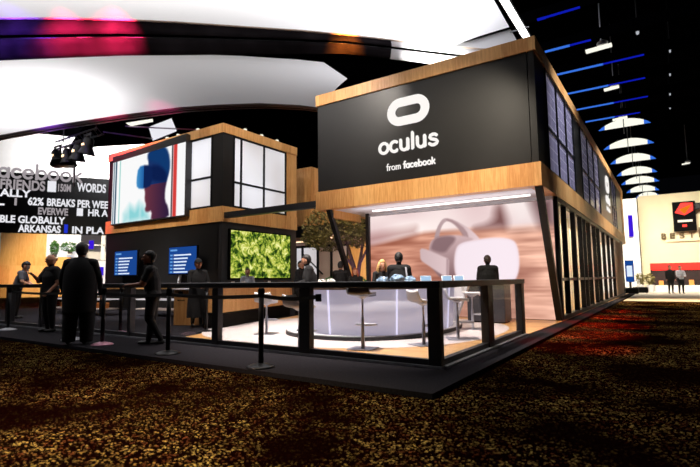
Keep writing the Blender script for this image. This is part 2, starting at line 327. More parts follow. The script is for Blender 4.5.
    def build(s, name, mat, parent=None, bevel=0, smooth=False):
        off = OFF.get(parent.name, Vector()) if parent is not None else Vector()
        for v in s.bm.verts: v.co -= off
        bmesh.ops.recalc_face_normals(s.bm, faces=s.bm.faces[:])
        if bevel: bmesh.ops.bevel(s.bm, geom=s.bm.edges[:], offset=bevel, segments=1, affect='EDGES', clamp_overlap=True)
        me = bpy.data.meshes.new(name); s.bm.to_mesh(me); s.bm.free()
        return from_mesh(name, me, mat, parent, smooth)
def structure(o): return tag(o, kind='structure')
def kids(o): return [c for c in bpy.data.objects if c.parent == o]
def copy_tree(o, parent=None):
    c = o.copy(); COL.objects.link(c)
    if parent is not None: c.parent = parent
    for ch in kids(o): copy_tree(ch, c)
    return c
def stroke(mb, pts, w, frame, depth=.02, closed=False):
    """flat letter stroke, centre line pts (2-D), frame = (origin, right, up, out)"""
    O, R, U, N = frame; pts = [Vector(p) for p in pts]; n = len(pts); L = []; Rr = []
    for i in range(n):
        a = pts[(i-1) % n] if (closed or i) else pts[0]; b = pts[(i+1) % n] if (closed or i < n-1) else pts[-1]
        d = (b-a).normalized(); q = Vector((-d.y, d.x))*w/2; L.append(pts[i]+q); Rr.append(pts[i]-q)
    P = lambda p, k: O+R*p.x+U*p.y+N*k
    for i in range(n if closed else n-1):
        j = (i+1) % n; f = [L[i], L[j], Rr[j], Rr[i]]; a = [mb.bm.verts.new(P(p, depth)) for p in f]; b = [mb.bm.verts.new(P(p, 0)) for p in f]
        mb.bm.faces.new(a); mb.bm.faces.new(b[::-1])
        for k in range(4): mb.bm.faces.new((a[k], b[k], b[(k+1) % 4], a[(k+1) % 4]))
    if not closed:
        for e in (pts[0], pts[-1]):
            c = [mb.bm.verts.new(P(e+Vector((math.cos(t), math.sin(t)))*w/2, depth*1.02)) for t in [2*PI*k/12 for k in range(12)]]; mb.bm.faces.new(c)
def arc(cx, cy, rx, ry, a0, a1, n=12): return [(cx+rx*math.cos(math.radians(a0+(a1-a0)*i/n)), cy+ry*math.sin(math.radians(a0+(a1-a0)*i/n))) for i in range(n+1)]
def text(body, name, mat, O, R, U, width=None, height=1.0, bold=0.0, parent=None, ext=.01, align='LEFT'):
    cu = bpy.data.curves.new('text', 'FONT'); cu.body = body; cu.size = 1; cu.offset = bold; cu.extrude = 0; cu.fill_mode = 'FRONT'
    t = bpy.data.objects.new('text', cu); COL.objects.link(t); bpy.context.view_layer.update()
    me = bpy.data.meshes.new_from_object(t.evaluated_get(bpy.context.evaluated_depsgraph_get())); bpy.data.objects.remove(t)
    co = np.array([v.co[:] for v in me.vertices]); mn, mx = co.min(0), co.max(0); w = mx[0]-mn[0]
    h = .73 if any(c.isupper() or c in 'bdfhklt' or c.isdigit() for c in body) else .54
    sy = height/h; sx = (width/w) if width else sy
    O, R, U = Vector(O), Vector(R), Vector(U); N = R.cross(U); off = OFF.get(parent.name, Vector()) if parent is not None else Vector()
    bm = bmesh.new(); bm.from_mesh(me)
    for v in bm.verts: x, y = (v.co.x-mn[0])*sx, v.co.y*sy; v.co = O+R*x+U*y+N*ext-off
    r = bmesh.ops.extrude_face_region(bm, geom=bm.faces[:]); bmesh.ops.translate(bm, vec=-N*ext, verts=[g for g in r['geom'] if isinstance(g, bmesh.types.BMVert)])
    me2 = bpy.data.meshes.new(name); bm.to_mesh(me2); bm.free(); bpy.data.meshes.remove(me)
    return from_mesh(name, me2, mat, parent)

# ---- painted prints (lightbox graphic and screen): colours belong to the print itself
def poly_mask(X, Y, P, soft):
    inside = np.zeros(X.shape, bool); d = np.full(X.shape, 1e9); n = len(P)
    for i in range(n):
        x0, y0 = P[i]; x1, y1 = P[(i+1) % n]
        c = ((y0 > Y) != (y1 > Y)); t = (x1-x0)*(Y-y0)/((y1-y0) if y1 != y0 else 1e-9)+x0; inside ^= c & (X < t)
        dx, dy = x1-x0, y1-y0; k = np.clip(((X-x0)*dx+(Y-y0)*dy)/(dx*dx+dy*dy+1e-12), 0, 1); d = np.minimum(d, np.hypot(X-x0-k*dx, Y-y0-k*dy))
    s = np.where(inside, d, -d); return np.clip(s/soft*.5+.5, 0, 1)
def smooth_poly(P, it=2):
    for _ in range(it):
        Q = []
        for i in range(len(P)):
            a, b = P[i], P[(i+1) % len(P)]; Q += [(a[0]*.75+b[0]*.25, a[1]*.75+b[1]*.25), (a[0]*.25+b[0]*.75, a[1]*.25+b[1]*.75)]
        P = Q
    return P
def lay(img, m, col):
    c = np.array(col, float) if not isinstance(col, np.ndarray) else col
    return img*(1-m[..., None])+c*m[..., None]
def vnoise(X, Y, fx, fy, seed=0):
    r = np.random.RandomState(seed); g = r.rand(64, 64); x = (X*fx) % 63; y = (Y*fy) % 63; i, j = np.floor(x).astype(int), np.floor(y).astype(int); u, v = x-i, y-j
    u, v = u*u*(3-2*u), v*v*(3-2*v); g_ = lambda a, b: g[a % 64, b % 64]
    return g_(i, j)*(1-u)*(1-v)+g_(i+1, j)*u*(1-v)+g_(i, j+1)*(1-u)*v+g_(i+1, j+1)*u*v
def print_mesh(name, X, Z, y, img, mat, parent):
    h, w_ = X.shape; off = OFF.get(parent.name, Vector())
    vs = [(X[i, j]-off.x, y-off.y, Z[i, j]-off.z) for i in range(h) for j in range(w_)]
    fs = [(i*w_+j, i*w_+j+1, (i+1)*w_+j+1, (i+1)*w_+j) for i in range(h-1) for j in range(w_-1)]
    me = bpy.data.meshes.new(name); me.from_pydata(vs, [], fs); a = me.color_attributes.new('print', 'FLOAT_COLOR', 'POINT')
    s = np.clip(img/255., 0, 1); lin = np.where(s <= .04045, s/12.92, ((s+.055)/1.055)**2.4); c = np.ones((h*w_, 4)); c[:, :3] = lin.reshape(-1, 3)
    a.data.foreach_set('color', c.ravel()); return from_mesh(name, me, mat, parent)

# ================================================================ THE SETTING
structure(MB().box(-75, 30, -15, 75, -.26, -.06).build('floor', 'hall_carpet'))
structure(MB().box(-75, 30, -15, 78, 14.5, 14.8).build('ceiling', 'hall_black'))
structure(MB().prism([(-24, 4.42, -.055), (-2.0, 4.42, -.055), (-2.0, 36.6, -.055), (-24, 36.6, -.055)], (0, 0, .055)).build('trim_1', 'platform_carpet'))['label'] = 'dark carpeted platform under both booths'
structure(MB().prism([(-8.0, 5.78, .002), (-2.46, 5.78, .002), (-2.32, 13.2, .002), (-2.32, 36.2, .002), (-8.8, 36.2, .002), (-8.8, 13.3, .002), (-9.95, 13.3, .002), (-9.9, 12, .002), (-8.6, 7.6, .002)], (0, 0, .014)).build('floor', 'floor_wood'))
structure(MB().prism([(-1.95, 26.5, -.058), (20, 26.5, -.058), (20, 47.9, -.058), (-7, 47.9, -.058), (-7, 36.8, -.058), (-1.95, 36.8, -.058)], (0, 0, .01)).build('floor', 'aisle_floor'))
q_ = MB(); q_.prism([(-6.1+3.25*math.copysign(abs(math.cos(t))**(2/2.4), math.cos(t)), 9.45+3.3*math.copysign(abs(math.sin(t))**(2/2.4), math.sin(t)), .0165) for t in [2*PI*k/64 for k in range(64)]], (0, 0, .003)); structure(q_.build('floor', 'white_floor'))
# far white and cream walls
structure(MB().box(-1.95, 20, 48, 48.4, -.06, 8.0).build('wall_back', 'cream_wall'))
structure(MB().box(-12, -1.95, 46, 46.4, -.06, 7.6).build('wall_back', 'white_wall'))
structure(MB().box(-.1, 20, 47.85, 48.0, 3.95, 4.15).build('trim_2', 'cream_wall'))
# white wall behind the left displays
A_ = Vector((-43.6, 15.7, 0)); D_ = Vector((.5165, .8563, 0)); N_ = Vector((.8563, -.5165, 0))
def wl(s, z, o=0): p = A_+D_*s+N_*o; return Vector((p.x, p.y, z))
structure(MB().prism([wl(-16, -.06, -4), wl(16, -.06, -4), wl(16, 14.4, -4), wl(-16, 14.4, -4)], -N_*.3).build('wall_left', 'white_wall'))

# ================================================================ FABRIC CLOUDS
L1 = [(-20.32, 6.97), (-18.49, 8.24), (-16.73, 9.56), (-15.05, 10.98), (-13.39, 12.5), (-11.66, 14.07), (-10.37, 15.36), (-8.63, 17.27), (-7.24, 18.77), (-5.9, 20.05), (-4.73, 20.2)]
FB = [9.42, 9.51, 9.64, 9.75, 9.92, 10.08, 10.24, 10.22, 10.16, 10.2, 10.6]
def dens(P, k=4):
    out = []
    for a, b in zip(P, P[1:]): out += [tuple(a[i]+(b[i]-a[i])*t/k for i in range(len(a))) for t in range(k)]
    return out+[P[-1]]
LF = dens([(x, y, z) for (x, y), z in zip(L1, FB)])
LF = [(2*LF[0][0]-LF[4*1][0]*1, 2*LF[0][1]-LF[4][1], 9.3)]+LF
t = empty('ceiling_cloud', (-12, 8, 11), 'huge white stretched-fabric cloud filling the top of the picture', 'ceiling panel')
nr = [[(x+((-4.73+(x+4.73)*.7)-x)*k, y+(-8-y)*k, 11+.35*math.sin(PI*k)+.9*k) for k in [q/10 for q in range(11)]] for x, y, z in LF]
MB().sheet(nr).build('fabric_panel', 'cloud_fabric', t, smooth=True)
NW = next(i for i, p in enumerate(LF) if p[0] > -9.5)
for ks, ins in (([0, .12, .3, .46], 0), ([.54, .7, .88, 1], -.05)):
    for seg, mt, nm in ((LF[:NW+1], 'fascia_gloss', 'fascia_band'), (LF[NW:], 'fascia_lit_white', 'lit_fascia_end')):  # bright light on the fascia end put in as white fabric
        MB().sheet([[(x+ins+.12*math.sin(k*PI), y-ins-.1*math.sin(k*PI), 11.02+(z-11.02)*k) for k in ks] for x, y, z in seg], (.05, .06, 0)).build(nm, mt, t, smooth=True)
MB().tube([(x-.03, y+.03, 11.02+(z-11.02)*.5) for x, y, z in LF], .05, 6).build('seam_rail', 'black_metal', t)
MB().tube([(x+.02, y-.04, 11.0) for x, y, z in LF], .045, 6).build('edge_tube', 'beige_wall', t)
# lower cloud
E2 = dens([(-36.2, 10.3), (-31.49, 11.14), (-26.73, 12.16), (-22.82, 13.22), (-19.4, 14.27), (-17.56, 15.16), (-15.86, 16.14), (-14.47, 17.45), (-13.84, 18.4)])
N2 = dens([(-23.8, 6.0), (-21.3, 7.9), (-19.2, 9.1), (-17.3, 10.3), (-15.45, 11.55), (-13.75, 12.95), (-12.1, 14.5), (-11.4, 15.3), (-11.5, 17.2)])
t = empty('ceiling_cloud', (-20, 11, 9.6), 'lower white fabric cloud hung behind the big one, over the left booth', 'ceiling panel')
rows = [[(a[0]+(b[0]-a[0])*k, a[1]+(b[1]-a[1])*k, 10.1-.5*k+.15*math.sin(PI*k)) for k in [i/8 for i in range(9)]] for a, b in zip(N2, E2)]
MB().sheet(rows).build('fabric_panel', 'cloud_fabric', t, smooth=True)
MB().sheet([[(x, y, 9.58), (x-.03, y+.12, 9.5), (x-.05, y+.25, 9.52)] for x, y in E2], (0, 0, .05)).build('edge_trim', 'fascia_fabric', t, smooth=True)
MB().sheet([[(x-.07, y+.33, 9.52), (x-.1, y+.48, 9.5), (x-.14, y+.66, 9.6)] for x, y in E2], (0, 0, .05)).build('edge_trim', 'fascia_fabric', t, smooth=True)
MB().tube([(x-.06, y+.29, 9.53) for x, y in E2], .04, 6).build('seam_rail', 'black_metal', t)

# linear ceiling luminaire beside the cloud
t = empty('linear_ceiling_light', (-4.3, 14, 11), 'long hot white strip luminaire running beside the fabric cloud', 'ceiling light')
MB().box(-4.46, -4.2, 8, 20.3, 11.0, 11.03).build('diffuser', 'strip_hot', t)
MB().box(-4.52, -4.14, 7.9, 20.4, 11.03, 11.12).build('housing', 'black_metal', t)
for y in (13.2, 16.1, 18.9): MB().tube([(-4.75, y, 10.95), (-4.0, y, 10.95)], .03, 6).build('cross_rod', 'steel', t)

# blue-lit joists, arched scoops, high bay lamps
ORD = ['nearest', 'second nearest', 'third nearest', 'fourth nearest', 'fifth nearest', 'sixth nearest', 'farthest']
for i, (y, x0, x1) in enumerate([(18.7, -3.65, -2.15), (21.65, -3.97, -2.15), (24.52, -4.0, -.35), (27.5, -4.05, -.42), (30.5, -4.1, -.4), (33.3, -3.9, -.9)]):
    t = empty('ceiling_joist', (-2.5, y, 11), '%s blue-lit roof joist above the right booth' % ORD[i], 'ceiling joist', 'blue-lit ceiling joists')
    MB().box(-8, 6, y+.06, y+.14, 11.04, 11.5).build('joist_web', 'hall_black', t)
    xm = x0+(x1-x0)*(.55 if i else .2); MB().box(x0, xm, y-.05, y+.05, 10.99, 11.05).build('pale_blue_lit_edge', 'blue_glow_pale' if i else 'blue_glow', t); MB().box(xm, x1, y-.04, y+.04, 11.0, 11.05).build('blue_lit_edge', 'blue_glow', t)  # blue light on the joists put in as emissive strips
for i, (y, x0, x1, h) in enumerate([(35.9, -3.45, -.42, .68), (41.6, -3.72, -.37, .74), (47.4, -3.78, -.36, .8), (53.5, -3.78, -.4, .82), (59.0, -3.8, -.34, .82), (65.1, -3.7, -.42, .8), (70.1, -3.0, -.4, .7)]):
    t = empty('arched_ceiling_scoop', (-2, y, 11), '%s bright white arched scoop in the row over the aisle' % ORD[i], 'ceiling panel', 'arched white ceiling scoops')
    rows = []
    for j in range(17):
        a = -1+j/8; x = (x0+x1)/2+(x1-x0)/2*a; pz = (1-a*a)**.85 if abs(a) < 1 else 0; rows.append([(x, y+.5*k*pz, 11+h*pz*k) for k in (0, .35, .7, 1)])
    MB().sheet(rows[2:-2], (0, .03, .03)).build('lit_scoop', 'lamp_hot', t)
    for seg in (rows[:3], rows[-3:]): MB().sheet(seg, (0, .03, .03)).build('blue_lit_tip', 'blue_glow_pale', t)  # scoop glow and its blue-lit tips put in as emission
    MB().tube([((x0+x1)/2, y-.2, 10.5), ((x0+x1)/2, y-.2, 14.4)], .03, 6).build('hanging_rod', 'steel', t)
for i, (x, y, s, q) in enumerate([(-1.96, 22.36, .5, 'white panel fixture hanging nearest under the blue joists'), (-1.95, 27.7, .34, 'small warm fixture under the fourth blue joist'), (-2.0, 33.5, .4, 'white fixture just before the first arched scoop'), (-.49, 22.2, .06, 'tiny lamp high at the right of the blue joists'), (.62, 24.9, .035, 'pinpoint lamp, nearest of the right-hand dotted row'), (.62, 27.9, .035, 'pinpoint lamp, second of the right-hand dotted row'), (.62, 31.0, .035, 'pinpoint lamp, third of the right-hand dotted row'), (.62, 33.6, .035, 'pinpoint lamp, last of the right-hand dotted row'), (1.79, 50.8, .3, 'small white fixture far right in the dark roof')]):
    t = empty('high_bay_light', (x, y, 11), q, 'ceiling light', 'high bay lamps')
    if s > .2: MB().prism([(x-s, y, 10.9), (x+s, y+.1, 10.98), (x+s, y+.4, 10.98), (x-s, y+.3, 10.9)], (0, 0, .07)).build('lens', 'lamp_hot', t); MB().tube([(x+.1, y+.2, 11.0), (x+.1, y+.2, 14.5)], .025, 6).build('rod', 'steel', t); MB().lathe([(.05, 0), (.22, .05), (.22, .2), (.1, .28)], (x+.15, y+.2, 11.0), 10).build('reflector', 'white_plastic', t)
    else: MB().lathe([(s*.6, 0), (s, .05), (s, .12)], (x, y, 11), 8).build('lens', 'pin_lamp', t); MB().lathe([(s*1.3, .12), (s*1.3, .4), (s*.5, .5), (.02, 3.5)], (x, y, 11), 8).build('housing', 'black_metal', t)

# ================================================================ RIGHT BOOTH
XC, YF, Z1, Z2, Z3, Z4, XL, YE = -2.318, 11.46, 6.84, 6.5, 3.79, 3.235, -8.873, 36.5
rb = empty('two_storey_booth', (-5.6, YF, 0), 'two-storey charcoal booth with oak bands and big white oval logo, at right', 'exhibition booth')
MB().box(XL, XC, YF, YF+.25, Z2, Z1).box(XC-.25, XC, YF+.25, YE, Z2, Z1).box(XL, XL+.25, YF+.25, YE, Z2, Z1).build('parapet_band', 'oak', rb)
MB().box(XL, XC, YF, YF+.3, Z4, Z3).box(XC-.3, XC, YF+.3, YE, Z4, Z3).box(XL, XL+.3, YF+.3, YE, Z4, Z3).build('floor_band', 'oak', rb)
MB().box(XL+.05, XC-.22, YF+.05, YF+.15, Z3, Z2).build('front_panel', 'charcoal', rb, 0)
MB().box(XC-.2, XC-.05, YF+.05, YF+.2, Z3, Z2).build('corner_post', 'charcoal', rb)
MB().box(XL+.05, XL+.15, YF+.2, YE-.1, Z3, Z2).build('far_side_panel', 'charcoal', rb)
MB().box(XL+.1, XC-.1, YF+.2, YE-.1, Z2-.1, Z2).build('roof', 'charcoal_dark', rb)
MB().box(XL+.3, XC-.3, YF+.3, YE-.3, Z4+.005, Z4+.1).box(-8.1, XC-.1, 13.16, 13.36, 3.15, Z4+.005).build('soffit', 'soffit_white', rb)
for (y0, y1) in ((YF+.2, 12.72), (16.85, 18.45), (23.6, 29.1), (31.6, 35.4)):
    MB().box(XC-.15, XC-.05, y0, y1, Z3, Z2).build('side_panel', 'charcoal', rb)
MB().box(XC-.15, XC-.02, 35.4, YE, Z3, Z2).build('end_panel', 'oak', rb)
for (y0, y1, n) in ((12.72, 16.85, 3), (18.45, 23.6, 3), (29.1, 31.6, 2)):
    f = MB(); st = (y1-y0)/n
    for k in range(n+1): yy = y0+st*k; f.box(XC-.14, XC-.03, yy-.045, yy+.045, Z3, Z2)
    for zz in (Z3+.03, 4.95, Z2-.03): f.box(XC-.14, XC-.035, y0, y1, zz-.04, zz+.04)
    wf = f.build('window_frame', 'black_metal', rb)
    for k in range(n): MB().box(XC-.1, XC-.07, y0+st*k+.05, y0+st*(k+1)-.05, Z3, Z2).build('window_pane', 'lilac_pane', wf)
# ground floor
MB().box(-8.12, -8.0, 13.1, 13.3, .016, Z4+.05).build('wall_post', 'charcoal_dark', rb)
mw = MB().box(-8.02, -2.42, 13.22, 13.32, .016, 3.15).build('graphic_wall', 'charcoal_dark', rb)
cf = MB().bar((-2.42, 11.62, 3.25), (-2.42, 13.3, .0), .14, .16, (1, 0, 0)).build('slanted_column', 'black_metal', rb)
MB().bar((-8.5, 11.62, 3.25), (-8.5, 13.3, .0), .12, .14, (1, 0, 0)).build('slanted_column', 'black_metal', rb)
MB().box(-7.56, -2.86, 12.62, 12.67, 3.205, 3.24).build('soffit_light_strip', 'led_white', rb)
MB().box(XL+.3, XL+.45, YF+.3, 13.3, 3.0, 3.24).build('soffit_reveal', 'warm_wood', rb)
sg = MB()
posts = [(13.42, .16), (14.55, .06), (16.1, .14), (17.45, .06), (18.3, .06), (19.5, .14), (21.0, .06), (22.3, .18), (24.2, .07), (26.2, .07), (28.3, .22), (33.9, .22)]
for y, wd in posts: sg.box(XC-.16, XC-.02, y-wd/2, y+wd/2, .0, Z4)
sg.box(XC-.13, XC-.04, 13.42, 28.3, 1.02, 1.1).box(XC-.16, XC-.02, 13.42, 33.9, .0, .12).box(XC-.16, XC-.02, 13.42, 33.9, 3.1, Z4)
sgf = sg.build('glazing_frame', 'black_metal', rb)
for (ya, wa), (yb, wb) in zip(posts[:-2], posts[1:-1]): MB().box(XC-.1, XC-.08, ya+wa/2, yb-wb/2, .12, 3.1).build('glass_pane', 'side_glass', sgf)
MB().box(XC-.11, XC-.06, 28.41, 33.79, .12, 3.1).build('grey_end_panel', 'beige_wall', rb)
ip = MB()
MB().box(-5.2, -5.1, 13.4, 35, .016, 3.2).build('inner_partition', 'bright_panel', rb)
for y in (15.2, 18.4, 21.6, 25.2): MB().box(-4.6, -2.9, y, y+.1, .016, 3.2).build('inner_partition', 'cream_wall' if y < 22 else 'beige_wall', rb)
MB().box(-3.6, -3.5, 14, 34, 3.16, 3.24).build('inner_light_strip', 'warm_led', rb)
# mural print: blurred salmon table top with a white headset
Hn, Wn = 150, 260
X, Z = np.meshgrid(np.linspace(-8.0, -2.43, Wn), np.linspace(.03, 3.14, Hn)); img = np.zeros((Hn, Wn, 3))
tz = vnoise(X, Z, 1.3, 9, 3)*.6+vnoise(X, Z, 2.1, 22, 4)*.4; lx = np.clip((X+8)/5.6, 0, 1)[..., None]
tbl = np.array([184, 120, 98])*(1-lx)+np.array([226, 172, 150])*lx; img = tbl+(tz[..., None]-.5)*np.array([92, 92, 84])
edge = 2.22+.30*np.clip((X+7.9)/1.8, 0, 1)+.0*X; mt = np.clip((Z-edge)/.16+.5, 0, 1)
bgc = np.array([238, 218, 216])+(vnoise(X, Z, .9, 1.2, 8)[..., None]-.5)*np.array([40, 60, 54]); img = lay(img, mt, np.broadcast_to(bgc, img.shape).copy())
img = lay(img, poly_mask(X, Z, [(-8.1, 2.28), (-8.1, 2.52), (-7.2, 2.6), (-6.4, 2.66), (-6.4, 2.5), (-7.1, 2.44)], .2)*.7, [150, 96, 92])
img = lay(img, poly_mask(X, Z, smooth_poly([(-3.92, 3.12), (-3.72, 3.12), (-3.55, 2.46), (-4.0, 2.52), (-4.7, 2.5), (-4.0, 2.62)]), .16)*.9, [112, 72, 70])
img = lay(img, poly_mask(X, Z, [(-3.55, 3.2), (-2.95, 3.2), (-2.9, 2.5), (-3.5, 2.5)], .25)*.75, [240, 228, 226])
img = lay(img, poly_mask(X, Z, [(-3.0, 3.2), (-2.4, 3.2), (-2.4, 2.45), (-2.75, 2.5)], .2)*.95, [96, 64, 66])
img = lay(img, poly_mask(X, Z, smooth_poly([(-6.3, 1.2), (-5.2, .95), (-3.4, .9), (-2.9, 1.1), (-3.2, 1.5), (-6.2, 1.6)]), .3)*.6, [120, 66, 56])
tp = np.array([196, 170, 172])
arcp = smooth_poly([(-5.8, 2.27), (-5.69, 2.62), (-5.53, 2.85), (-5.4, 2.9), (-5.13, 2.82), (-4.71, 2.55), (-4.47, 2.31), (-4.39, 2.19), (-4.76, 2.18), (-4.93, 2.48), (-5.14, 2.71), (-5.35, 2.81), (-5.49, 2.73), (-5.59, 2.53), (-5.63, 2.27)], 1)
img = lay(img, poly_mask(X, Z, arcp, .02), tp-14+(np.clip((X+5.5)*40, -24, 70))[..., None])
img = lay(img, poly_mask(X, Z, smooth_poly([(-5.40, 2.88), (-5.13, 2.79), (-4.78, 2.5), (-4.7, 2.2), (-4.83, 2.18), (-4.98, 2.5), (-5.18, 2.72), (-5.38, 2.82)], 1), .02)*.8, [158, 128, 130])
img = lay(img, poly_mask(X, Z, smooth_poly([(-5.96, 2.16), (-5.76, 2.34), (-5.15, 2.38), (-4.85, 2.33), (-4.5, 2.2), (-5.03, 2.07), (-5.14, 1.87), (-5.18, 1.42), (-5.12, 1.0), (-5.5, 1.02), (-5.79, 1.3), (-5.98, 1.6)]), .03), np.array([158, 128, 130])+(np.clip((Z-1.6)*60, -26, 56))[..., None])
img = lay(img, poly_mask(X, Z, smooth_poly([(-5.89, 2.1), (-5.76, 2.34), (-5.32, 2.38), (-5.1, 2.3), (-5.16, 2.16), (-5.3, 2.04), (-5.46, 1.84), (-5.9, 1.96)]), .05)*.9, [128, 100, 104])
img = lay(img, poly_mask(X, Z, [(-6.25, 1.72), (-6.26, 1.98), (-6.2, 2.03), (-6.06, 2.0), (-5.38, 1.7), (-5.34, 1.64), (-5.36, 1.2), (-5.4, 1.16), (-5.56, 1.22), (-6.2, 1.64)], .025), np.array([206, 180, 182])+(np.clip((X+5.9)*20, -14, 12))[..., None])
img = lay(img, poly_mask(X, Z, [(-5.42, 1.7), (-5.35, 1.67), (-5.37, 1.18), (-5.44, 1.22)], .02)*.7, [160, 130, 134])
fp = smooth_poly([(-5.14, 1.95), (-5.0, 2.13), (-4.56, 2.2), (-3.99, 2.24), (-3.55, 2.18), (-3.38, 2.03), (-3.33, 1.6), (-3.38, 1.2), (-3.55, .94), (-4.2, .88), (-4.9, .92), (-5.14, 1.1), (-5.2, 1.5)], 2)
img = lay(img, poly_mask(X, Z, fp, .03), np.array([228, 208, 216])+(np.clip((X+4.6)*10, -8, 8))[..., None])
fin = [(p[0]*.955-.19, p[1]*.94+.10) for p in fp]; img = lay(img, poly_mask(X, Z, fin, .05)*.8, [242, 228, 236])
pm = print_mesh('headset_graphic', X, Z, 13.21, img, 'mural_print', rb); pm['label'] = 'lit graphic of a white headset on a pink wooden table'

def oval_logo(parent, O, R, U, w, nm='oval_logo'):
    m_ = MB(); O, R, U = Vector(O), Vector(R), Vector(U); N = R.cross(U); r = w*.305; h = w*.5-r
    pts = [(h+r*.68*0+math.cos(a)*r, math.sin(a)*r) for a in np.linspace(-PI/2, PI/2, 14)]+[(-h+math.cos(a)*r, math.sin(a)*r) for a in np.linspace(PI/2, 3*PI/2, 14)]
    stw = w*.19; inner = [((abs(x)-0)*(1 if x > 0 else -1), y) for x, y in pts]
    c = [((h if x > 0 else -h)+(x-(h if x > 0 else -h))*(r-stw/2)/r, y*(r-stw/2)/r) for x, y in inner]
    stroke(m_, c, stw, (O, R, U, N), .04, True); return m_.build(nm, 'sign_white', parent)
def oculus_word(parent, O, R, U, w):
    """rounded lower-case wordmark, total width w, x-height about .2 w"""
    m_ = MB(); O, R, U = Vector(O), Vector(R), Vector(U); N = R.cross(U); s = w/5.45; fr_ = (O, R*s, U*s, N/s*s); sw = .24
    def st(p, closed=False): stroke(m_, p, sw, (O, R*s, U*s, N), .03, closed)
    st(arc(.47, .5, .38, .4, 0, 345, 20), True)                     # o
    st(arc(1.42, .5, .36, .4, 48, 312, 16))                         # c
    st([(1.98, .92), (1.98, .45)]+arc(2.28, .42, .30, .32, 180, 360, 10)+[(2.58, .92)]); st([(2.6, .92), (2.6, .1)])   # u
    st([(3.0, 1.34), (3.0, .1)])                                    # l
    st([(3.4, .92), (3.4, .45)]+arc(3.7, .42, .30, .32, 180, 360, 10)+[(4.0, .92)]); st([(4.02, .92), (4.02, .1)])     # u
    st([(4.98, .78), (4.85, .88), (4.66, .9), (4.48, .84), (4.43, .7), (4.52, .58), (4.72, .51), (4.92, .44), (5.02, .3), (4.94, .16), (4.74, .09), (4.54, .11), (4.4, .22)])   # s
    return m_.build('wordmark', 'sign_white', parent)
GLY = {'f': (.55, [[(.58, 1.5), (.42, 1.52), (.28, 1.42), (.25, 1.25), (.25, 0)], [(.02, .95), (.52, .95)]]),
 'a': (.95, [arc(.43, .48, .36, .43, 0, 350, 16), [(.8, .93), (.8, 0)]]), 'c': (.85, [arc(.46, .48, .38, .43, 45, 315, 14)]),
 'e': (.95, [[(.1, .52), (.82, .52)]+arc(.46, .48, .38, .43, 8, 315, 16)]), 'b': (.98, [[(.13, 1.45), (.13, 0)], arc(.52, .48, .36, .43, 0, 350, 16)]),
 'o': (.98, [arc(.47, .48, .38, .43, 0, 352, 18)]), 'k': (.85, [[(.13, 1.45), (.13, 0)], [(.72, .93), (.16, .45)], [(.32, .58), (.76, 0)]]),
 'r': (.58, [[(.13, .93), (.13, 0)], [(.13, .55), (.25, .84), (.52, .92)]]), 'm': (1.38, [[(.13, .93), (.13, 0)], [(.13, .6), (.25, .85), (.42, .92), (.58, .85), (.64, .65), (.64, 0)], [(.64, .6), (.78, .85), (.95, .92), (1.1, .85), (1.16, .65), (1.16, 0)]])}
def script_word(word, parent, O, R, U, xh, sw, mat='sign_white', nm='subtitle', sx=1.0, depth=.03):
    """rounded lower-case word built from strokes, x-height xh, stroke width sw (in x-heights)"""
    m_ = MB(); O, R, U = Vector(O), Vector(R), Vector(U); N = R.cross(U); x = 0
    for ch in word:
        w_, ss = GLY[ch]
        for p in ss: stroke(m_, [(a+x, b) for a, b in p], sw, (O, R*xh*sx, U*xh, N), depth)
        x += w_+.06
    return m_.build(nm, mat, parent)
ox = (1, 0, 0); uz = (0, 0, 1)
oval_logo(rb, (-5.7, YF+.04, 5.72), ox, uz, 1.27)
oculus_word(rb, (-6.64, YF+.04, 4.60), ox, uz, 1.93)
script_word('from', rb, (-6.40, YF+.04, 4.12), ox, uz, .125, .14); script_word('facebook', rb, (-5.87, YF+.04, 4.12), ox, uz, .125, .28)
oy = (0, 1, 0)
oval_logo(rb, (XC-.045, 26.9, 5.72), oy, uz, 1.35)
oculus_word(rb, (XC-.045, 25.95, 4.72), oy, uz, 1.95)
script_word('from', rb, (XC-.045, 26.1, 4.36), oy, uz, .13, .15); script_word('facebook', rb, (XC-.045, 26.65, 4.36), oy, uz, .13, .26)

# tie beam between the two booths
tag(MB().box(-13.14, -8.87, 11.6, 11.8, 3.36, 3.56).build('tie_beam', 'frame_metal'), 'dark steel beam spanning between the two booths', 'beam')

# ================================================================ LEFT BOOTH
XA, YA, XAL, YAE = -13.138, 11.518, -20.72, 15.65
lb = empty('two_storey_booth', (-17, YA, 0), 'smaller two-storey charcoal booth with oak bands and video wall, at left', 'exhibition booth')
MB().box(XAL, XA, YA, YA+.25, Z2, Z1).box(XA-.25, XA, YA+.25, YAE, Z2, Z1).box(XAL, XAL+.25, YA+.25, YAE, Z2, Z1).build('parapet_band', 'oak', lb)
MB().box(XAL, XA, YA, YA+.3, Z4, Z3).box(XA-.3, XA, YA+.3, YAE, Z4, Z3).box(XAL, XAL+.3, YA+.3, YAE, Z4, Z3).build('floor_band', 'oak', lb)
MB().box(XAL+.1, XA-.1, YA+.1, YAE-.1, Z2-.1, Z2).build('roof', 'charcoal_dark', lb)
MB().box(XAL+.1, XA-.1, YA+.1, YAE-.1, Z4+.02, Z4+.1).build('upper_deck', 'charcoal_dark', lb)
MB().box(-13.75, XA-.05, YA+.05, YA+.15, Z3, Z2).box(XA-.15, XA-.05, YA+.15, 12.05, Z3, Z2).build('corner_panel', 'charcoal', lb)
MB().box(XAL+.05, -15.4, YA+.05, YA+.15, Z3, Z2).build('screen_backing_panel', 'charcoal', lb)
MB().box(XAL+.05, XAL+.15, YA+.15, YAE-.1, Z3, Z2).build('far_side_panel', 'charcoal', lb)
MB().box(XA-.2, XA-.03, 15.0, YAE, Z3, Z2).build('end_panel', 'oak', lb)
f = MB()
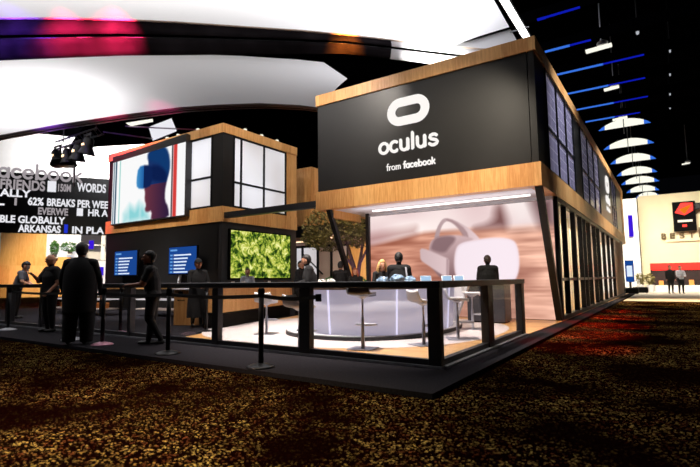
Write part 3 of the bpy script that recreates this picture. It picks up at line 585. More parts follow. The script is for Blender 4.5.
for x in (-15.4, -15.0, -13.79): f.box(x-.04, x+.04, YA+.03, YA+.14, Z3, Z2)
for z in (Z3+.04, 4.93, Z2-.03): f.box(-15.4, -13.79, YA+.035, YA+.14, z-.04, z+.04)
wf = f.build('front_window_frame', 'black_metal', lb)
MB().box(-15.36, -15.04, YA+.07, YA+.1, Z3, Z2).build('window_pane', 'lit_window', wf); MB().box(-14.96, -13.83, YA+.07, YA+.1, Z3, Z2).build('window_pane', 'lit_window', wf)
f = MB(); ys = (12.08, 12.45, 13.67, 14.96)
for y in ys: f.box(XA-.14, XA-.03, y-.04, y+.04, Z3, Z2)
for z in (Z3+.04, 4.75, Z2-.03): f.box(XA-.14, XA-.035, ys[0], ys[-1], z-.04, z+.04)
wf = f.build('side_window_frame', 'black_metal', lb)
for a, b in zip(ys, ys[1:]): MB().box(XA-.1, XA-.07, a+.04, b-.04, Z3, Z2).build('window_pane', 'lit_window', wf)
MB().box(XAL+.02, XA-.25, YA+.06, YA+.2, 0, Z4).build('front_wall', 'charcoal', lb)
MB().box(XA-.3, XA-.06, YA+.06, YAE, 0, Z4).build('side_wall', 'charcoal_dark', lb)
MB().box(XAL+.02, XAL+.15, YA+.2, YAE, 0, Z4).build('far_wall', 'charcoal_dark', lb)
for x in (-16.6, -15.9, -14.7): MB().lathe([(.06, 0), (.07, .08), (.05, .1)], (x, YA+.12, Z1), 8).build('parapet_lamp', 'lamp_hot', lb)
for y in (12.7, 13.6, 14.5): MB().lathe([(.06, 0), (.07, .08), (.05, .1)], (XA-.12, y, Z1), 8).build('parapet_lamp', 'lamp_hot', lb)

gs = empty('foliage_video_screen', (XA+.02, 13.5, 2.1), 'glowing green foliage screen on the side wall of the left booth', 'screen')
MB().box(XA-.06, XA+.03, 11.86, 15.2, 1.16, 3.0).build('screen_frame', 'black_matt', gs); MB().box(XA+.03, XA+.045, 11.92, 15.14, 1.22, 2.95).build('screen_image', 'foliage_screen', gs)

ls = empty('video_wall', (-17.4, 11.3, 5), 'large portrait-style video wall showing a person wearing a headset in profile', 'screen')
MB().prism([(-19.98, 11.32, 6.3), (-14.98, 11.32, 6.42), (-14.98, 11.32, 6.72), (-19.98, 11.32, 6.56)], (0, .22, 0)).build('top_truss_cover', 'charcoal', ls)
MB().box(-19.98, -14.95, 11.33, YA+.05, 3.56, 6.45).build('screen_cabinet', 'charcoal_dark', ls)
Hn, Wn = 150, 240
X, Z = np.meshgrid(np.linspace(-19.93, -15.0, Wn), np.linspace(3.6, 6.4, Hn)); img = np.full((Hn, Wn, 3), 250.)
Zr = 3.6+(Z-3.6)
img = lay(img, poly_mask(X, Z, [(-19.0, 3.6), (-19.0, 3.95), (-18.6, 4.3), (-18.2, 4.1), (-17.9, 4.35), (-17.4, 4.0), (-17.2, 3.6)], .2)*(.5+.5*vnoise(X, Z, 6, 1, 5)), [120, 205, 210])
for x0, x1, c in ((-19.86, -19.8, (30, 80, 100)), (-19.72, -19.62, (20, 60, 90)), (-19.4, -19.34, (120, 200, 190)), (-15.83, -15.75, (40, 30, 40)), (-15.72, -15.5, (214, 62, 58))): img = lay(img, poly_mask(X, Z, [(x0, 3.5), (x1, 3.5), (x1, 6.5), (x0, 6.5)], .03), list(c))
head = smooth_poly([(-17.35, 6.0), (-17.42, 6.3), (-17.15, 6.46), (-16.7, 6.5), (-16.3, 6.42), (-16.05, 6.15), (-15.95, 5.72), (-15.97, 5.35), (-16.11, 5.01), (-16.21, 4.65), (-16.2, 4.25), (-15.98, 4.0), (-15.9, 3.55), (-17.1, 3.5), (-17.02, 3.95), (-17.38, 3.9), (-17.52, 4.02), (-17.42, 4.2), (-17.55, 4.44), (-17.52, 4.74), (-17.6, 4.88), (-17.34, 5.39)], 1)
kz = np.clip((Z-3.6)/2.8, 0, 1)[..., None]; kx = np.clip((X+17.6)/1.7, 0, 1)[..., None]
hc = np.where(kz < .5, np.array([112, 52, 66])*(1-kx)+np.array([44, 28, 62])*kx, np.array([28, 52, 104])*(1-kx)+np.array([14, 40, 96])*kx)
img = lay(img, poly_mask(X, Z, head, .05), hc)
img = lay(img, poly_mask(X, Z, smooth_poly([(-17.4, 6.05), (-17.4, 6.35), (-16.7, 6.52), (-16.2, 6.4), (-15.96, 5.9), (-15.97, 5.4), (-16.3, 5.2), (-16.5, 5.75), (-17.0, 5.9)], 1), .1), [16, 56, 110])
img = lay(img, poly_mask(X, Z, smooth_poly([(-17.3, 5.7), (-16.9, 5.8), (-16.2, 5.5), (-16.1, 5.1), (-16.3, 5.0), (-17.2, 5.2)], 1), .08), [12, 30, 78])
vx = np.clip((X+18.15)/1.1, 0, 1)[..., None]
img = lay(img, poly_mask(X, Z, smooth_poly([(-18.05, 5.86), (-17.5, 5.88), (-17.05, 5.72), (-17.07, 4.98), (-17.57, 4.88), (-18.1, 4.96), (-18.16, 5.3)], 1), .04), np.where(vx < .45, np.array([70, 150, 205])*(1-vx*2)+np.array([30, 90, 160])*vx*2, np.array([14, 34, 84])))
p_ = print_mesh('screen_image', X, Z, 11.325, img, 'led_print', ls)

# ================================================================ REAR PAVILION between the booths
rp = empty('rear_pavilion', (-13, 19, 0), 'oak-clad rear pavilion with pink soffit seen between the two booths', 'exhibition booth')
MB().box(-17.5, -13.35, 16.9, 20.6, 3.6, 6.28).build('upper_wall', 'oak', rp)
MB().box(-13.34, -12.9, 17.6, 20.6, 3.6, 5.9).build('upper_return', 'warm_wood', rp)
MB().box(-17.6, -12.6, 17.2, 20.8, 3.1, 3.6).build('dark_band', 'charcoal_dark', rp)
MB().box(-17.6, -8.9, 17.3, 21.0, 2.98, 3.1).build('soffit', 'pink_soffit', rp)
MB().box(-16.4, -13.9, 17.9, 18.0, 2.94, 2.99).build('soffit_light', 'warm_led', rp)
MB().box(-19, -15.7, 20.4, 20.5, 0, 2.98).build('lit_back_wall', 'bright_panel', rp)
MB().box(-15.7, -13.7, 20.4, 20.5, 0, 2.98).build('beige_back_wall', 'beige_wall', rp)
MB().box(-13.7, -8.9, 20.3, 20.4, 0, 2.98).build('wood_back_wall', 'warm_wood', rp)
f = MB()
for x in (-17.2, -16.7, -15.65, -14.75, -13.7): f.box(x-.05, x+.05, 20.3, 20.4, 0, 2.98)
f.box(-17.2, -13.7, 20.3, 20.39, 2.86, 2.98).build('mullion', 'black_metal', rp)
MB().bar((-16.5, 20.2, 2.5), (-15.2, 20.2, 1.4), .05, .06).bar((-16.5, 20.2, 2.5), (-16.5, 20.2, 1.0), .05, .05, (1, 0, 0)).build('stair_rail', 'black_metal', rp)

# ================================================================ RAILING
rl = empty('glass_railing', (-5, 5.72, 0), 'dark metal railing with clear glass panels around the bar area', 'railing')
RY = 5.72
MB().box(-19.2, -2.42, RY-.07, RY+.07, 1.0, 1.09).box(-2.57, -2.42, RY+.07, 9.9, 1.0, 1.09).build('top_rail', 'frame_metal', rl, .008)
MB().box(-19.2, -2.45, RY-.04, RY+.04, .03, .1).box(-2.54, -2.45, RY+.04, 9.85, .03, .1).build('bottom_rail', 'frame_metal', rl)
MB().box(-19.2, -2.4, RY-.09, RY-.04, .0, .03).box(-2.45, -2.38, RY+.0, 9.85, .0, .03).build('floor_channel', 'steel', rl)
px = [(-2.52, .17), (-4.62, .2), (-6.61, .15), (-8.5, .13), (-9.2, .1), (-11.1, .12), (-13.0, .12), (-14.82, .3), (-17.0, .14), (-19.1, .14)]
for x, wd in px: MB().box(x-wd/2, x+wd/2, RY-.06, RY+.06, 0, 1.0).build('post', 'frame_metal', rl, .006)
for y, wd in ((7.72, .26), (9.76, .2)): MB().box(-2.56, -2.43, y-wd/2, y+wd/2, 0, 1.0).build('post', 'frame_metal', rl, .006)
for (a, wa), (b, wb) in zip(px, px[1:]):
    if abs(a-b) > 1: MB().box(b+wb/2, a-wa/2, RY-.008, RY+.008, .1, 1.0).build('glass_panel', 'clear_glass', rl)
for a, b in ((5.82, 7.59), (7.85, 9.66)): MB().box(-2.505, -2.49, a, b, .1, 1.0).build('glass_panel', 'clear_glass', rl)

# ================================================================ CURVED BAR COUNTER
cc = empty('curved_bar_counter', (-5.6, 9.35, 0), 'glowing lavender curved bar counter with dark top behind the glass railing', 'counter')
def sup(a, b, t, e=2.2, cx=-5.25, cy=9.2):
    c, s = math.cos(t), math.sin(t); return (cx+a*math.copysign(abs(c)**(2/e), c), cy+b*math.copysign(abs(s)**(2/e), s))
def ring(o, i, z0, z1, fl=0, n=72, **k_):
    m_ = MB(); rows = []
    for k in range(n+1):
        t = 2*PI*k/n; p0, p1 = sup(*o, t, **k_), sup(*i, t, **k_); q0 = sup(o[0]+fl, o[1]+fl, t, **k_)
        rows.append([(p1[0], p1[1], z0), (p0[0], p0[1], z0), (q0[0], q0[1], z1), (p1[0], p1[1], z1), (p1[0], p1[1], z0)])
    return m_.sheet(rows)
PL = dict(e=2.4, cx=-5.5, cy=9.35)
ring((1.68, 2.22), (.9, 1.4), .016, .085, **PL).build('plinth_edge', 'charcoal_dark', cc)
ring((1.66, 2.2), (.9, 1.4), .085, .1, **PL).build('plinth_top', 'white_plastic', cc)
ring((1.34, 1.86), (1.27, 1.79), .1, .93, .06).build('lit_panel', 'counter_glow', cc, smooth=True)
ring((1.5, 2.02), (.88, 1.4), .93, 1.0).build('worktop', 'counter_top', cc)
for t in [PI*1.18, PI*1.34, PI*1.48, PI*1.62, PI*1.76, PI*1.91, PI*2.04]:
    p, q = sup(1.35, 1.87, t), sup(1.41, 1.93, t); MB().bar((p[0], p[1], .1), (q[0], q[1], .93), .025, .03).build('seam', 'glow_seam', cc)
MB().prism([(-4.75, 11.2, .1), (-4.35, 11.05, .1), (-3.98, 10.95, .93), (-4.6, 11.15, .93)], (.03, .06, 0)).build('tapered_end', 'white_plastic', cc)

pd = empty('demo_podium', (-3.8, 12, 0), 'dark grey square podium in front of the headset mural', 'podium')
MB().box(-4.3, -3.36, 11.75, 12.3, .05, .95).build('body', 'dark_podium', pd, .01); MB().box(-4.34, -3.32, 11.7, 12.34, .95, 1.0).build('top', 'charcoal', pd, .005); MB().box(-4.26, -3.4, 11.8, 12.26, .016, .05).build('plinth', 'black_matt', pd)
MB().prism([(-3.86, 11.74, .9), (-3.76, 11.74, .9), (-3.6, 11.74, .15), (-3.86, 11.74, .15)], (0, -.01, 0)).build('painted_highlight', 'cloth_grey', pd)  # slanted highlight painted on the podium front as a grey sheet

# ---------------- stools
def make_stool(h, seatmat, label):
    r = empty('bar_stool', (0, 0, 0), label, 'bar stool', 'bar stools round the counter')
    MB().box(-.2, .2, -.2, .2, .0, .015).build('base_plate', 'steel', r, .004)
    MB().lathe([(.035, .015), (.03, .03), (.026, h*.55), (.018, h*.56), (.018, h-.05)], n=14).build('gas_column', 'chrome', r, smooth=True)
    MB().tube([(0, -.02, h*.42), (-.14, -.06, h*.42), (-.17, -.2, h*.42), (-.1, -.27, h*.42), (.1, -.27, h*.42), (.17, -.2, h*.42), (.14, -.06, h*.42), (0, -.02, h*.42)], .011, 8).build('footrest', 'chrome', r, smooth=True)
    rows = []
    for j in range(9):
        u = -1+j/4; row = []
        for k in range(11):
            v = k/10; y = -.19+.36*min(v/.65, 1)+.05*max(0, (v-.65)/.35); z = h+.02*abs(u)**2.5+(.03 if v < .08 else 0)*-1+.17*max(0, (v-.6)/.4)**1.4
            row.append((u*.2*(1-.15*abs(2*v-1)**4), y, z))
        rows.append(row)
    MB().sheet(rows, (0, 0, -.035)).build('seat_shell', seatmat, r, smooth=True)
    MB().lathe([(.03, h-.09), (.11, h-.045), (.11, h-.03)], n=12).build('seat_plate', 'chrome', r)
    return r
STO = [(-7.0, 7.36, .68, 'white_plastic', 'white low-backed bar stool standing leftmost before the counter', 200), (-4.98, 5.99, .70, 'white_plastic', 'white bar stool close behind the railing post left of centre', 170), (-4.14, 6.55, .88, 'black_seat', 'black bar stool raised high, alone before the middle of the counter', 190), (-3.49, 7.43, .74, 'white_plastic', 'white bar stool just left of the railing corner post', 150), (-3.28, 8.44, .74, 'white_plastic', 'white bar stool in the middle of the right railing bay', 120), (-3.62, 10.2, .78, 'white_plastic', 'white bar stool standing before the dark podium', 100)]
for x, y, h, m_, lb_, dg in STO:
    s = make_stool(h, m_, lb_); s.location = (x, y, .016); s.rotation_euler = (0, 0, math.radians(dg))

# ---------------- wood bar beside the foliage screen
wbp = [(-8.75, 7.75), (-9.95, 11.6), (-10.4, 11.45), (-9.2, 7.6)]
wb = empty('wooden_bar', (-9.6, 9.6, 0), 'oak-fronted bar on a black plinth before the foliage screen', 'counter')
MB().prism([(x, y, .38) for x, y in wbp], (0, 0, .56)).build('wood_front', 'oak', wb)
MB().prism([(x-.08, y, .01) for x, y in wbp], (0, 0, .37)).build('plinth', 'black_matt', wb)
MB().prism([(-8.68, 7.7, .94), (-9.88, 11.65, .94), (-10.45, 11.47, .94), (-9.25, 7.54, .94)], (0, 0, .05)).build('worktop', 'counter_top', wb)
for i, (x, y) in enumerate([(-9.15, 8.4), (-9.3, 8.9), (-9.7, 10.3)]):
    o = MB().lathe([(.03, 0), (.045, .11), (.048, .115)], (x, y, .99), 10).build('paper_cup', 'paper'); tag(o, ['white paper cup at the near end of the wooden bar', 'white paper cup a little behind the first on the wooden bar', 'white paper cup at the far end of the wooden bar'][i], 'cup', 'cups on the wooden bar')
# reception kiosk
kx = empty('reception_kiosk', (-10.35, 8.15, 0), 'pale wooden kiosk with a small dark square badge, before the left booth', 'kiosk', rz=.5)
OFF[kx.name] = Vector()
MB().box(-.42, .42, -.22, .26, .0, .9).build('body', 'kiosk_wood', kx, .01); MB().box(-.46, .46, -.26, .3, .9, .94).build('top', 'white_plastic', kx, .005)
MB().box(-.3, -.18, -.232, -.22, .74, .86).build('dark_badge', 'black_matt', kx)
for k in range(4): MB().box(-.32+.05*k, -.285+.05*k, -.225, -.22, .62, .65).build('printed_mark', 'black_matt', kx)

# ---------------- display screens
def tv(x, label, leg, pole):
    t = empty('display_screen', (x, 11.2, 0), label, 'screen', 'schedule screens before the left booth')
    MB().box(x-.82, x+.82, 11.18, 11.26, 1.36, 2.42).build('bezel', 'black_matt', t, .01)
    im = MB().box(x-.78, x+.78, 11.165, 11.18, 1.4, 2.38).build('screen_image', 'screen_blue', t)
    MB().box(x-.7, x-.3, 11.16, 11.165, 2.24, 2.3).build('screen_heading', 'screen_pale', im)
    for i in range(6):
        z = 2.06-.125*i; xe = x+(.5 if i == 0 else .16+.05*((i*7) % 4))
        MB().box(x-.48, xe, 11.16, 11.165, z, z+.05).build('screen_line', 'screen_white', im)
        MB().box(x-.7, x-.56, 11.16, 11.165, z, z+.055).build('line_marker', 'screen_pale', im)
    MB().bar((x-.25, 11.3, 1.5), (x-.45 if leg == 'white_plastic' else x-.3, 11.25, .03), .1, .05, (1, 0, 0)).build('stand_pole', leg, t)
    MB().box(x-.7, x+.15, 11.05, 11.5, 0, .03).build('stand_foot', 'black_metal', t)
tv(-18.5, 'blue schedule screen on a black stand, the left one of two', 'black_metal', 0)
tv(-14.85, 'blue schedule screen on a white slanted leg, the right one of two', 'white_plastic', 0)

# ---------------- stanchions
def stanchion(x, y, label, foot):
    t = empty('belt_stanchion', (x, y, 0), label, 'stanchion', 'belt stanchions along the queue')
    MB().lathe([(.19, 0), (.19, .012), (.15, .03), (.05, .055), (.035, .06)], (x, y, .0), 24).build('base', foot, t, smooth=True)
    MB().tube([(x, y, .05), (x, y, .93)], .034, 14).build('pole', 'black_metal', t, smooth=True)
    MB().lathe([(.036, .9), (.045, .91), (.045, 1.0), (.03, 1.02)], (x, y, 0), 14).build('belt_cassette', 'black_matt', t)
    return t
flat('pink_base', (214, 150, 170), .35, .3)
S = [(-13.34, 5.12, 'belt stanchion with silver base nearest the left frame edge', 'steel'), (-9.88, 4.9, 'belt stanchion half hidden behind the large person in black', 'steel'), (-8.56, 4.78, 'belt stanchion with pale base right of the large person in black', 'pink_base'), (-10.12, 6.04, 'belt stanchion with pale base left of the person leaning on the rail', 'pink_base'), (-6.58, 4.72, 'belt stanchion with dark base right of the person leaning on the rail', 'black_metal'), (-8.6, 7.13, 'belt stanchion inside the railing by the wooden kiosk', 'black_metal'), (-4.49, 4.62, 'belt stanchion nearest the camera with dark base', 'black_metal')]
st_ = [stanchion(*a) for a in S]
def belt(a, b, par, z=.94):
    (x0, y0), (x1, y1) = a, b; rows = []
    for k in range(9):
        u = k/8; rows.append([(x0+(x1-x0)*u, y0+(y1-y0)*u, z-.05-.03*math.sin(PI*u)+q) for q in (0, .05)])
    dx, dy = x1-x0, y1-y0; L = math.hypot(dx, dy); MB().sheet(rows, (-dy/L*.006, dx/L*.006, 0)).build('retractable_belt', 'belt_web', par)
belt((-4.53, 4.62), (-6.54, 4.72), st_[6]); belt((-6.62, 4.72), (-8.52, 4.78), st_[4]); belt((-8.6, 4.78), (-9.84, 4.9), st_[2]); belt((-9.92, 4.9), (-13.3, 5.15), st_[1])
belt((-4.45, 4.62), (-3.55, 4.60), st_[6]); MB().box(-3.56, -3.5, 4.58, 4.62, .86, .95).build('belt_end_clip', 'black_matt', st_[6])

# ================================================================ PEOPLE
def loft(mb, P0, P1, r0, r1, n=14):
    """closed tapered limb with round ends; radii may be (side, depth) pairs"""
    P0, P1 = Vector(P0), Vector(P1); d = P1-P0; L = d.length; d.normalize(); r0 = r0 if isinstance(r0, tuple) else (r0, r0); r1 = r1 if isinstance(r1, tuple) else (r1, r1)
    ref = Vector((1, 0, 0)) if abs(d.x) < .8 else Vector((0, 1, 0)); s = (ref-d*ref.dot(d)).normalized(); q = d.cross(s); rings = []
    seq = [(-math.sin(a), math.cos(a), 0) for a in (PI/2.3, PI/4, 0)]+[(math.sin(a), math.cos(a), 1) for a in (0, PI/4, PI/2.3)]
    for off, k, e in seq:
        rx, ry = (r0, r1)[e]; c = (P0 if e == 0 else P1)+d*off*min(rx, ry)
        rings.append([mb.bm.verts.new(c+s*rx*k*math.cos(2*PI*j/n)+q*ry*k*math.sin(2*PI*j/n)) for j in range(n)])
    for a, b in zip(rings, rings[1:]):
        for j in range(n): mb.bm.faces.new((a[j], a[(j+1) % n], b[(j+1) % n], b[j]))
    mb.bm.faces.new(rings[0][::-1]); mb.bm.faces.new(rings[-1])
BASE = dict(hip=(0, 0, .93), chest=(0, 0, 1.24), neck=(0, .01, 1.46), head=(0, -.02, 1.63), ls=(.18, .01, 1.40), rs=(-.18, .01, 1.40), le=(.24, .02, 1.12), re=(-.24, .02, 1.12), lw=(.26, -.05, .88), rw=(-.26, -.05, .88), lh=(.09, 0, .90), rh=(-.09, 0, .90), lk=(.10, -.01, .50), rk=(-.10, -.01, .50), la=(.11, .03, .09), ra=(-.11, .03, .09))
def person(name_label, loc, deg, height, top='cloth_black', low='trouser', skin='skin', hair='hair_black', style='short', girth=1.1, belly=0, sleeve='long', voxel=.013, lean=0, headturn=0, nod=0, **pose):
    J = {k: Vector(v) for k, v in BASE.items()}
    for k in ('chest', 'neck', 'head', 'ls', 'rs'):
        if lean: h = J[k].z-.93; J[k].y -= math.sin(lean)*h; J[k].z = .93+math.cos(lean)*h
    if lean:
        for k in ('le', 're', 'lw', 'rw'): J[k].y -= math.sin(lean)*.4
    for k, v in pose.items(): J[k] = Vector(v)
    S_ = height/1.75; g = girth*1.08; hs = 1.13; HR = Matrix.Rotation(headturn, 3, 'Z')@Matrix.Rotation(nod, 3, 'X')
    prim = []   # (p0, p1, r, mat)
    m_ = MB()
    def limb(a, b, r0, r1, mat): loft(m_, a, b, r0, r1); prim.append((a, b, (r0[0] if isinstance(r0, tuple) else r0, r1[0] if isinstance(r1, tuple) else r1), mat))
    T, Lw, K, Sh = 0, 1, 2, 3
    limb(J['hip']+Vector((0, 0, .02)), J['chest'], (.155*g, .11*g), (.165*g, .115*g), T)
    limb(J['chest'], (J['ls']+J['rs'])/2+Vector((0, 0, -.06)), (.165*g, .115*g), (.15*g, .09*g), T)
    limb(J['rs'], J['ls'], .07*g, .07*g, T)
    limb((J['ls']+J['rs'])/2, J['neck'], .085*g, .058, T)
    if belly: limb(J['hip']+Vector((0, -.05, .1)), J['chest']+Vector((0, -.07, -.1)), .13*g+belly*.3, .12*g+belly*.3, T)
    limb(J['neck']-Vector((0, 0, .04)), J['head']-Vector((0, -.01, .05)), .056, .054, K)
    limb(J['lh']+Vector((0, 0, .03)), J['rh']+Vector((0, 0, .03)), .11*g, .11*g, Lw)
    HC = J['head']
    def hp(x, y, z): return HC+HR@Vector((x, y, z))*hs
    m_.ell(HC, .077*hs, .098*hs, .112*hs, 20, 14, HR); prim.append((HC, HC, (.112, .112), K))
    loft(m_, hp(0, -.02, -.05), hp(0, -.055, -.085), (.062, .056), (.041, .034)); prim.append((hp(0, -.02, -.05), hp(0, -.055, -.085), (.05, .04), K))
    loft(m_, hp(0, -.095, .012), hp(0, -.116, -.022), .009, .014, 8); prim.append((hp(0, -.1, 0), hp(0, -.116, -.022), (.01, .015), K))
    loft(m_, hp(-.035, -.086, .03), hp(.035, -.086, .03), .014, .014, 8)
    for s in (-1, 1): m_.ell(hp(.079*s, .008, -.008), .011, .02, .031, 8, 6, HR); prim.append((hp(.079*s, .008, -.008), hp(.08*s, .008, -.01), (.02, .02), K))
    for s in 'lr':
        fo = T if sleeve == 'long' else K
        e, w_, sh = J[s+'e'], J[s+'w'], J[s+'s']; mid = sh+(e-sh)*.72
        limb(sh, mid, .066*g, .056*g, T); limb(mid, e, .053*g, .046*g, fo); limb(e, w_, .046*g if fo == T else .042, .034 if fo == T else .027, fo)
        d = (w_-e).normalized(); side = d.cross(Vector((0, 0, 1)));  side = side.normalized() if side.length > .05 else Vector((0, 1, 0)); side = Vector((0, -1, 0))-d*Vector((0, -1, 0)).dot(d) if abs(d.z) > .6 else side; side.normalize()
        nrm = d.cross(side); palm = w_+d*.075
        loft(m_, w_, palm, (.026, .022), (.034, .018)); prim.append((w_, palm, (.035, .035), K))
        for q, ln in zip((-.030, -.010, .010, .030), (.052, .062, .066, .056)):
            b0 = palm+side*q; b1 = b0+(d*.82+nrm*.25)*ln*.6; b2 = b1+(d*.5+nrm*.6)*ln*.55
            loft(m_, b0, b1, .0105, .0095, 8); loft(m_, b1, b2, .0095, .0085, 8); prim.append((b0, b2, (.012, .012), K))
        t0 = w_+d*.03+side*.03; t1 = t0+(d*.6+side*.6)*.045; t2 = t1+(d*.9+nrm*.2)*.03; loft(m_, t0, t1, .013, .011, 8); loft(m_, t1, t2, .011, .009, 8); prim.append((t0, t2, (.014, .012), K))
        h_, k_, a_ = J[s+'h'], J[s+'k'], J[s+'a']
        limb(h_, k_, .088*g, .062*g, Lw); limb(k_, a_+Vector((0, 0, .02)), .062*g, .047, Lw)
        toe = a_+Vector(((.025 if s == 'l' else -.025), -.16, -.045)); heel = a_+Vector((0, .035, -.042)); limb(heel, toe, (.037, .042), (.043, .032), Sh)
    me0 = bpy.data.meshes.new('tmp'); m_.bm.normal_update(); bmesh.ops.recalc_face_normals(m_.bm, faces=m_.bm.faces[:]); m_.bm.to_mesh(me0); m_.bm.free()
    o = bpy.data.objects.new('tmp', me0); COL.objects.link(o)
    r = o.modifiers.new('r', 'REMESH'); r.mode = 'VOXEL'; r.voxel_size = voxel; r.use_smooth_shade = True
    sm = o.modifiers.new('s', 'SMOOTH'); sm.factor = .5; sm.iterations = 3
    dg = bpy.context.evaluated_depsgraph_get(); dg.update(); me = bpy.data.meshes.new_from_object(o.evaluated_get(dg)); bpy.data.objects.remove(o); bpy.data.meshes.remove(me0)
    me.materials.clear()
    for mm in (top, low, skin, 'shoe'): me.materials.append(M[mm])
    n = len(me.polygons); C_ = np.empty(n*3); me.polygons.foreach_get('center', C_); C_ = C_.reshape(-1, 3); best = np.full(n, 1e9); mi = np.zeros(n, int)
    for a, b, (ra, rb_), mt_ in prim:
        a = np.array(a[:]); b = np.array(b[:]); ab = b-a; k = np.clip(((C_-a)@ab)/(ab@ab+1e-9), 0, 1); rr = ra+(rb_-ra)*k; dd = np.linalg.norm(C_-(a+k[:, None]*ab), axis=1)/rr
        m2 = dd < best; best[m2] = dd[m2]; mi[m2] = mt_
    belt_z = J['hip'].z+.0; mi[(mi == 0) & (C_[:, 2] < belt_z-.02) & (np.hypot(C_[:, 0], C_[:, 1]-J['hip'].y) < .24)] = 1 if low != top else mi[(mi == 0) & (C_[:, 2] < belt_z-.02) & (np.hypot(C_[:, 0], C_[:, 1]-J['hip'].y) < .24)]
    me.polygons.foreach_set('material_index', mi.astype(np.int32)); me.polygons.foreach_set('use_smooth', [True]*n); me.update()
    root = bpy.data.objects.new('person', None); COL.objects.link(root); root.location = loc; root.rotation_euler = (0, 0, math.radians(deg)); root.scale = (S_,)*3
    tag(root, name_label, 'person'); OFF[root.name] = Vector()
    from_mesh('body', me, None, root)
    # hair, face
    def hat(c, rx, ry, rz, cut, nm, mat, back=0):
        q = MB(); q.ell(hp(*c), rx*hs, ry*hs, rz*hs, 20, 14, HR)
        kill = [v for v in q.bm.verts if cut(HR.inverted()@(v.co-HC)/hs)]; bmesh.ops.delete(q.bm, geom=kill, context='VERTS'); bmesh.ops.solidify(q.bm, geom=q.bm.faces[:], thickness=.006); return q.build(nm, mat, root, smooth=True)
    if style != 'bald':
        hat((0, .014, .016), .089, .106, .118, lambda p: (p.y < -.03 and p.z < .055) or (p.y < .02 and p.z < .02) or p.z < -.088, 'hair', hair)
    if style == 'long':
        q = MB()
        for i in range(9):
            a = PI*(-.12+1.24*i/8); x, y = .085*math.cos(a), .03+.085*math.sin(a); x *= 1.0
            q.tube([hp(x*.8, y*.8-.01, .07), hp(x*1.05, y, -.02), hp(x*1.2, y+.0, -.12), hp(x*1.1, y-.005, -.20), hp(x*.9, y-.01, -.25)], [.02, .03, .033, .026, .006], 8)
        q.build('long_hair', hair, root, smooth=True)
    if style == 'fringe': hat((0, .012, .012), .085, .103, .116, lambda p: (p.y < -.05 and p.z < .05) or p.z < -.09, 'side_hair', hair)
    if style == 'cap':
        c = hat((0, .005, .03), .09, .106, .1, lambda p: p.z < .03, 'cap', 'cloth_black'); q = MB(); q.sheet([[hp(x, y, .045-.02*abs(x)/.07) for y in (-.09, -.13, -.16+.5*abs(x)*abs(x)*10)] for x in (-.065, -.035, 0, .035, .065)], (0, 0, .006)); q.build('cap_brim', 'cloth_black', root)
    for s in (-1, 1): q = MB(); q.ell(hp(.03*s, -.086, .012), .011, .008, .007, 8, 6, HR); q.build('eye', 'eye_dark', root)
    q = MB(); q.ell(hp(0, -.089, -.052), .021, .008, .006, 8, 6, HR); q.build('mouth', 'lip', root)
    return root, J, hp
VF = .010
# 1 far-left person bent over the table
person('person in a grey shirt bending over the display table at far left', (-17.35, 6.85, 0), 140, 1.82, 'cloth_grey', 'trouser', hair='hair_black', sleeve='short', lean=.28, nod=.55, lw=(.2, -.38, 1.02), rw=(-.12, -.42, 1.02), le=(.27, -.2, 1.12), re=(-.25, -.2, 1.12))
# 2 bald person
r, J, hp = person('bald person in a black polo holding a phone near his face', (-11.85, 5.36, 0), 2, 1.76, 'cloth_black', 'trouser', hair='hair_brown', style='bald', girth=1.3, belly=0, sleeve='short', voxel=VF, nod=.12, le=(.28, .03, 1.12), lw=(.22, -.16, .9), re=(-.2, -.16, 1.16), rw=(-.08, -.36, 1.3))
ph = MB(); ph.box(-.1, -.03, -.47, -.46, 1.36, 1.5); ph.build('raised_phone', 'paper', r, .002)
MB().tube([(.24, -.10, .955), (.262, -.13, .945), (.235, -.16, .93), (.205, -.13, .94), (.24, -.10, .955)], .008, 6).build('wristwatch', 'steel', r)
# 3 large person from behind
r, J, hp = person('large person in a long black coat and dark cap seen from behind', (-9.05, 4.60, 0), 225, 1.84, 'cloth_black', 'cloth_black', hair='hair_black', style='cap', girth=1.16, voxel=VF, le=(.3, -.02, 1.12), re=(-.3, -.02, 1.12), lw=(.3, -.12, .86), rw=(-.3, -.12, .86), lh=(.11, 0, .9), rh=(-.11, 0, .9), lk=(.14, 0, .5), rk=(-.14, 0, .5), la=(.14, .03, .09), ra=(-.12, .03, .09), ls=(.2, .01, 1.4), rs=(-.2, .01, 1.4), headturn=.25)
q = MB(); n = 28; prof = [(1.5, .11, .11), (1.44, .19, .14), (1.34, .25, .18), (1.2, .275, .2), (1.0, .28, .215), (.8, .275, .22), (.56, .265, .21)]
q.sheet([[(rx*math.cos(2*PI*k/n), .0+ry*math.sin(2*PI*k/n), z) for k in range(n+1)] for z, rx, ry in prof]); q.build('coat', 'cloth_black', r, smooth=True)
for s_ in (-1, 1): q = MB(); q.tube([(.12*s_, 0, .66), (.14*s_, 0, .4), (.14*s_, .02, .1), (.14*s_, .02, .05)], [.135, .12, .105, .1], 14); q.build('trouser_leg', 'cloth_black', r, smooth=True)
# 4 person leaning on the railing
r, J, hp = person('slim person in a black polo leaning on the railing with crossed feet', (-7.74, 5.22, 0), -42, 1.66, 'cloth_black', 'trouser', skin='skin_tan', girth=1.22, sleeve='short', voxel=VF, lean=.1, le=(.2, -.16, 1.14), lw=(.08, -.42, 1.12), re=(-.22, -.14, 1.12), rw=(-.16, -.4, 1.13), lk=(.07, -.05, .5), la=(.02, .16, .09), rk=(-.04, -.01, .5), ra=(.0, -.06, .09))
q = MB(); q.box(.11, .14, -.06, .0, .94, 1.0); q.build('belt_radio', 'paper', r, .004)
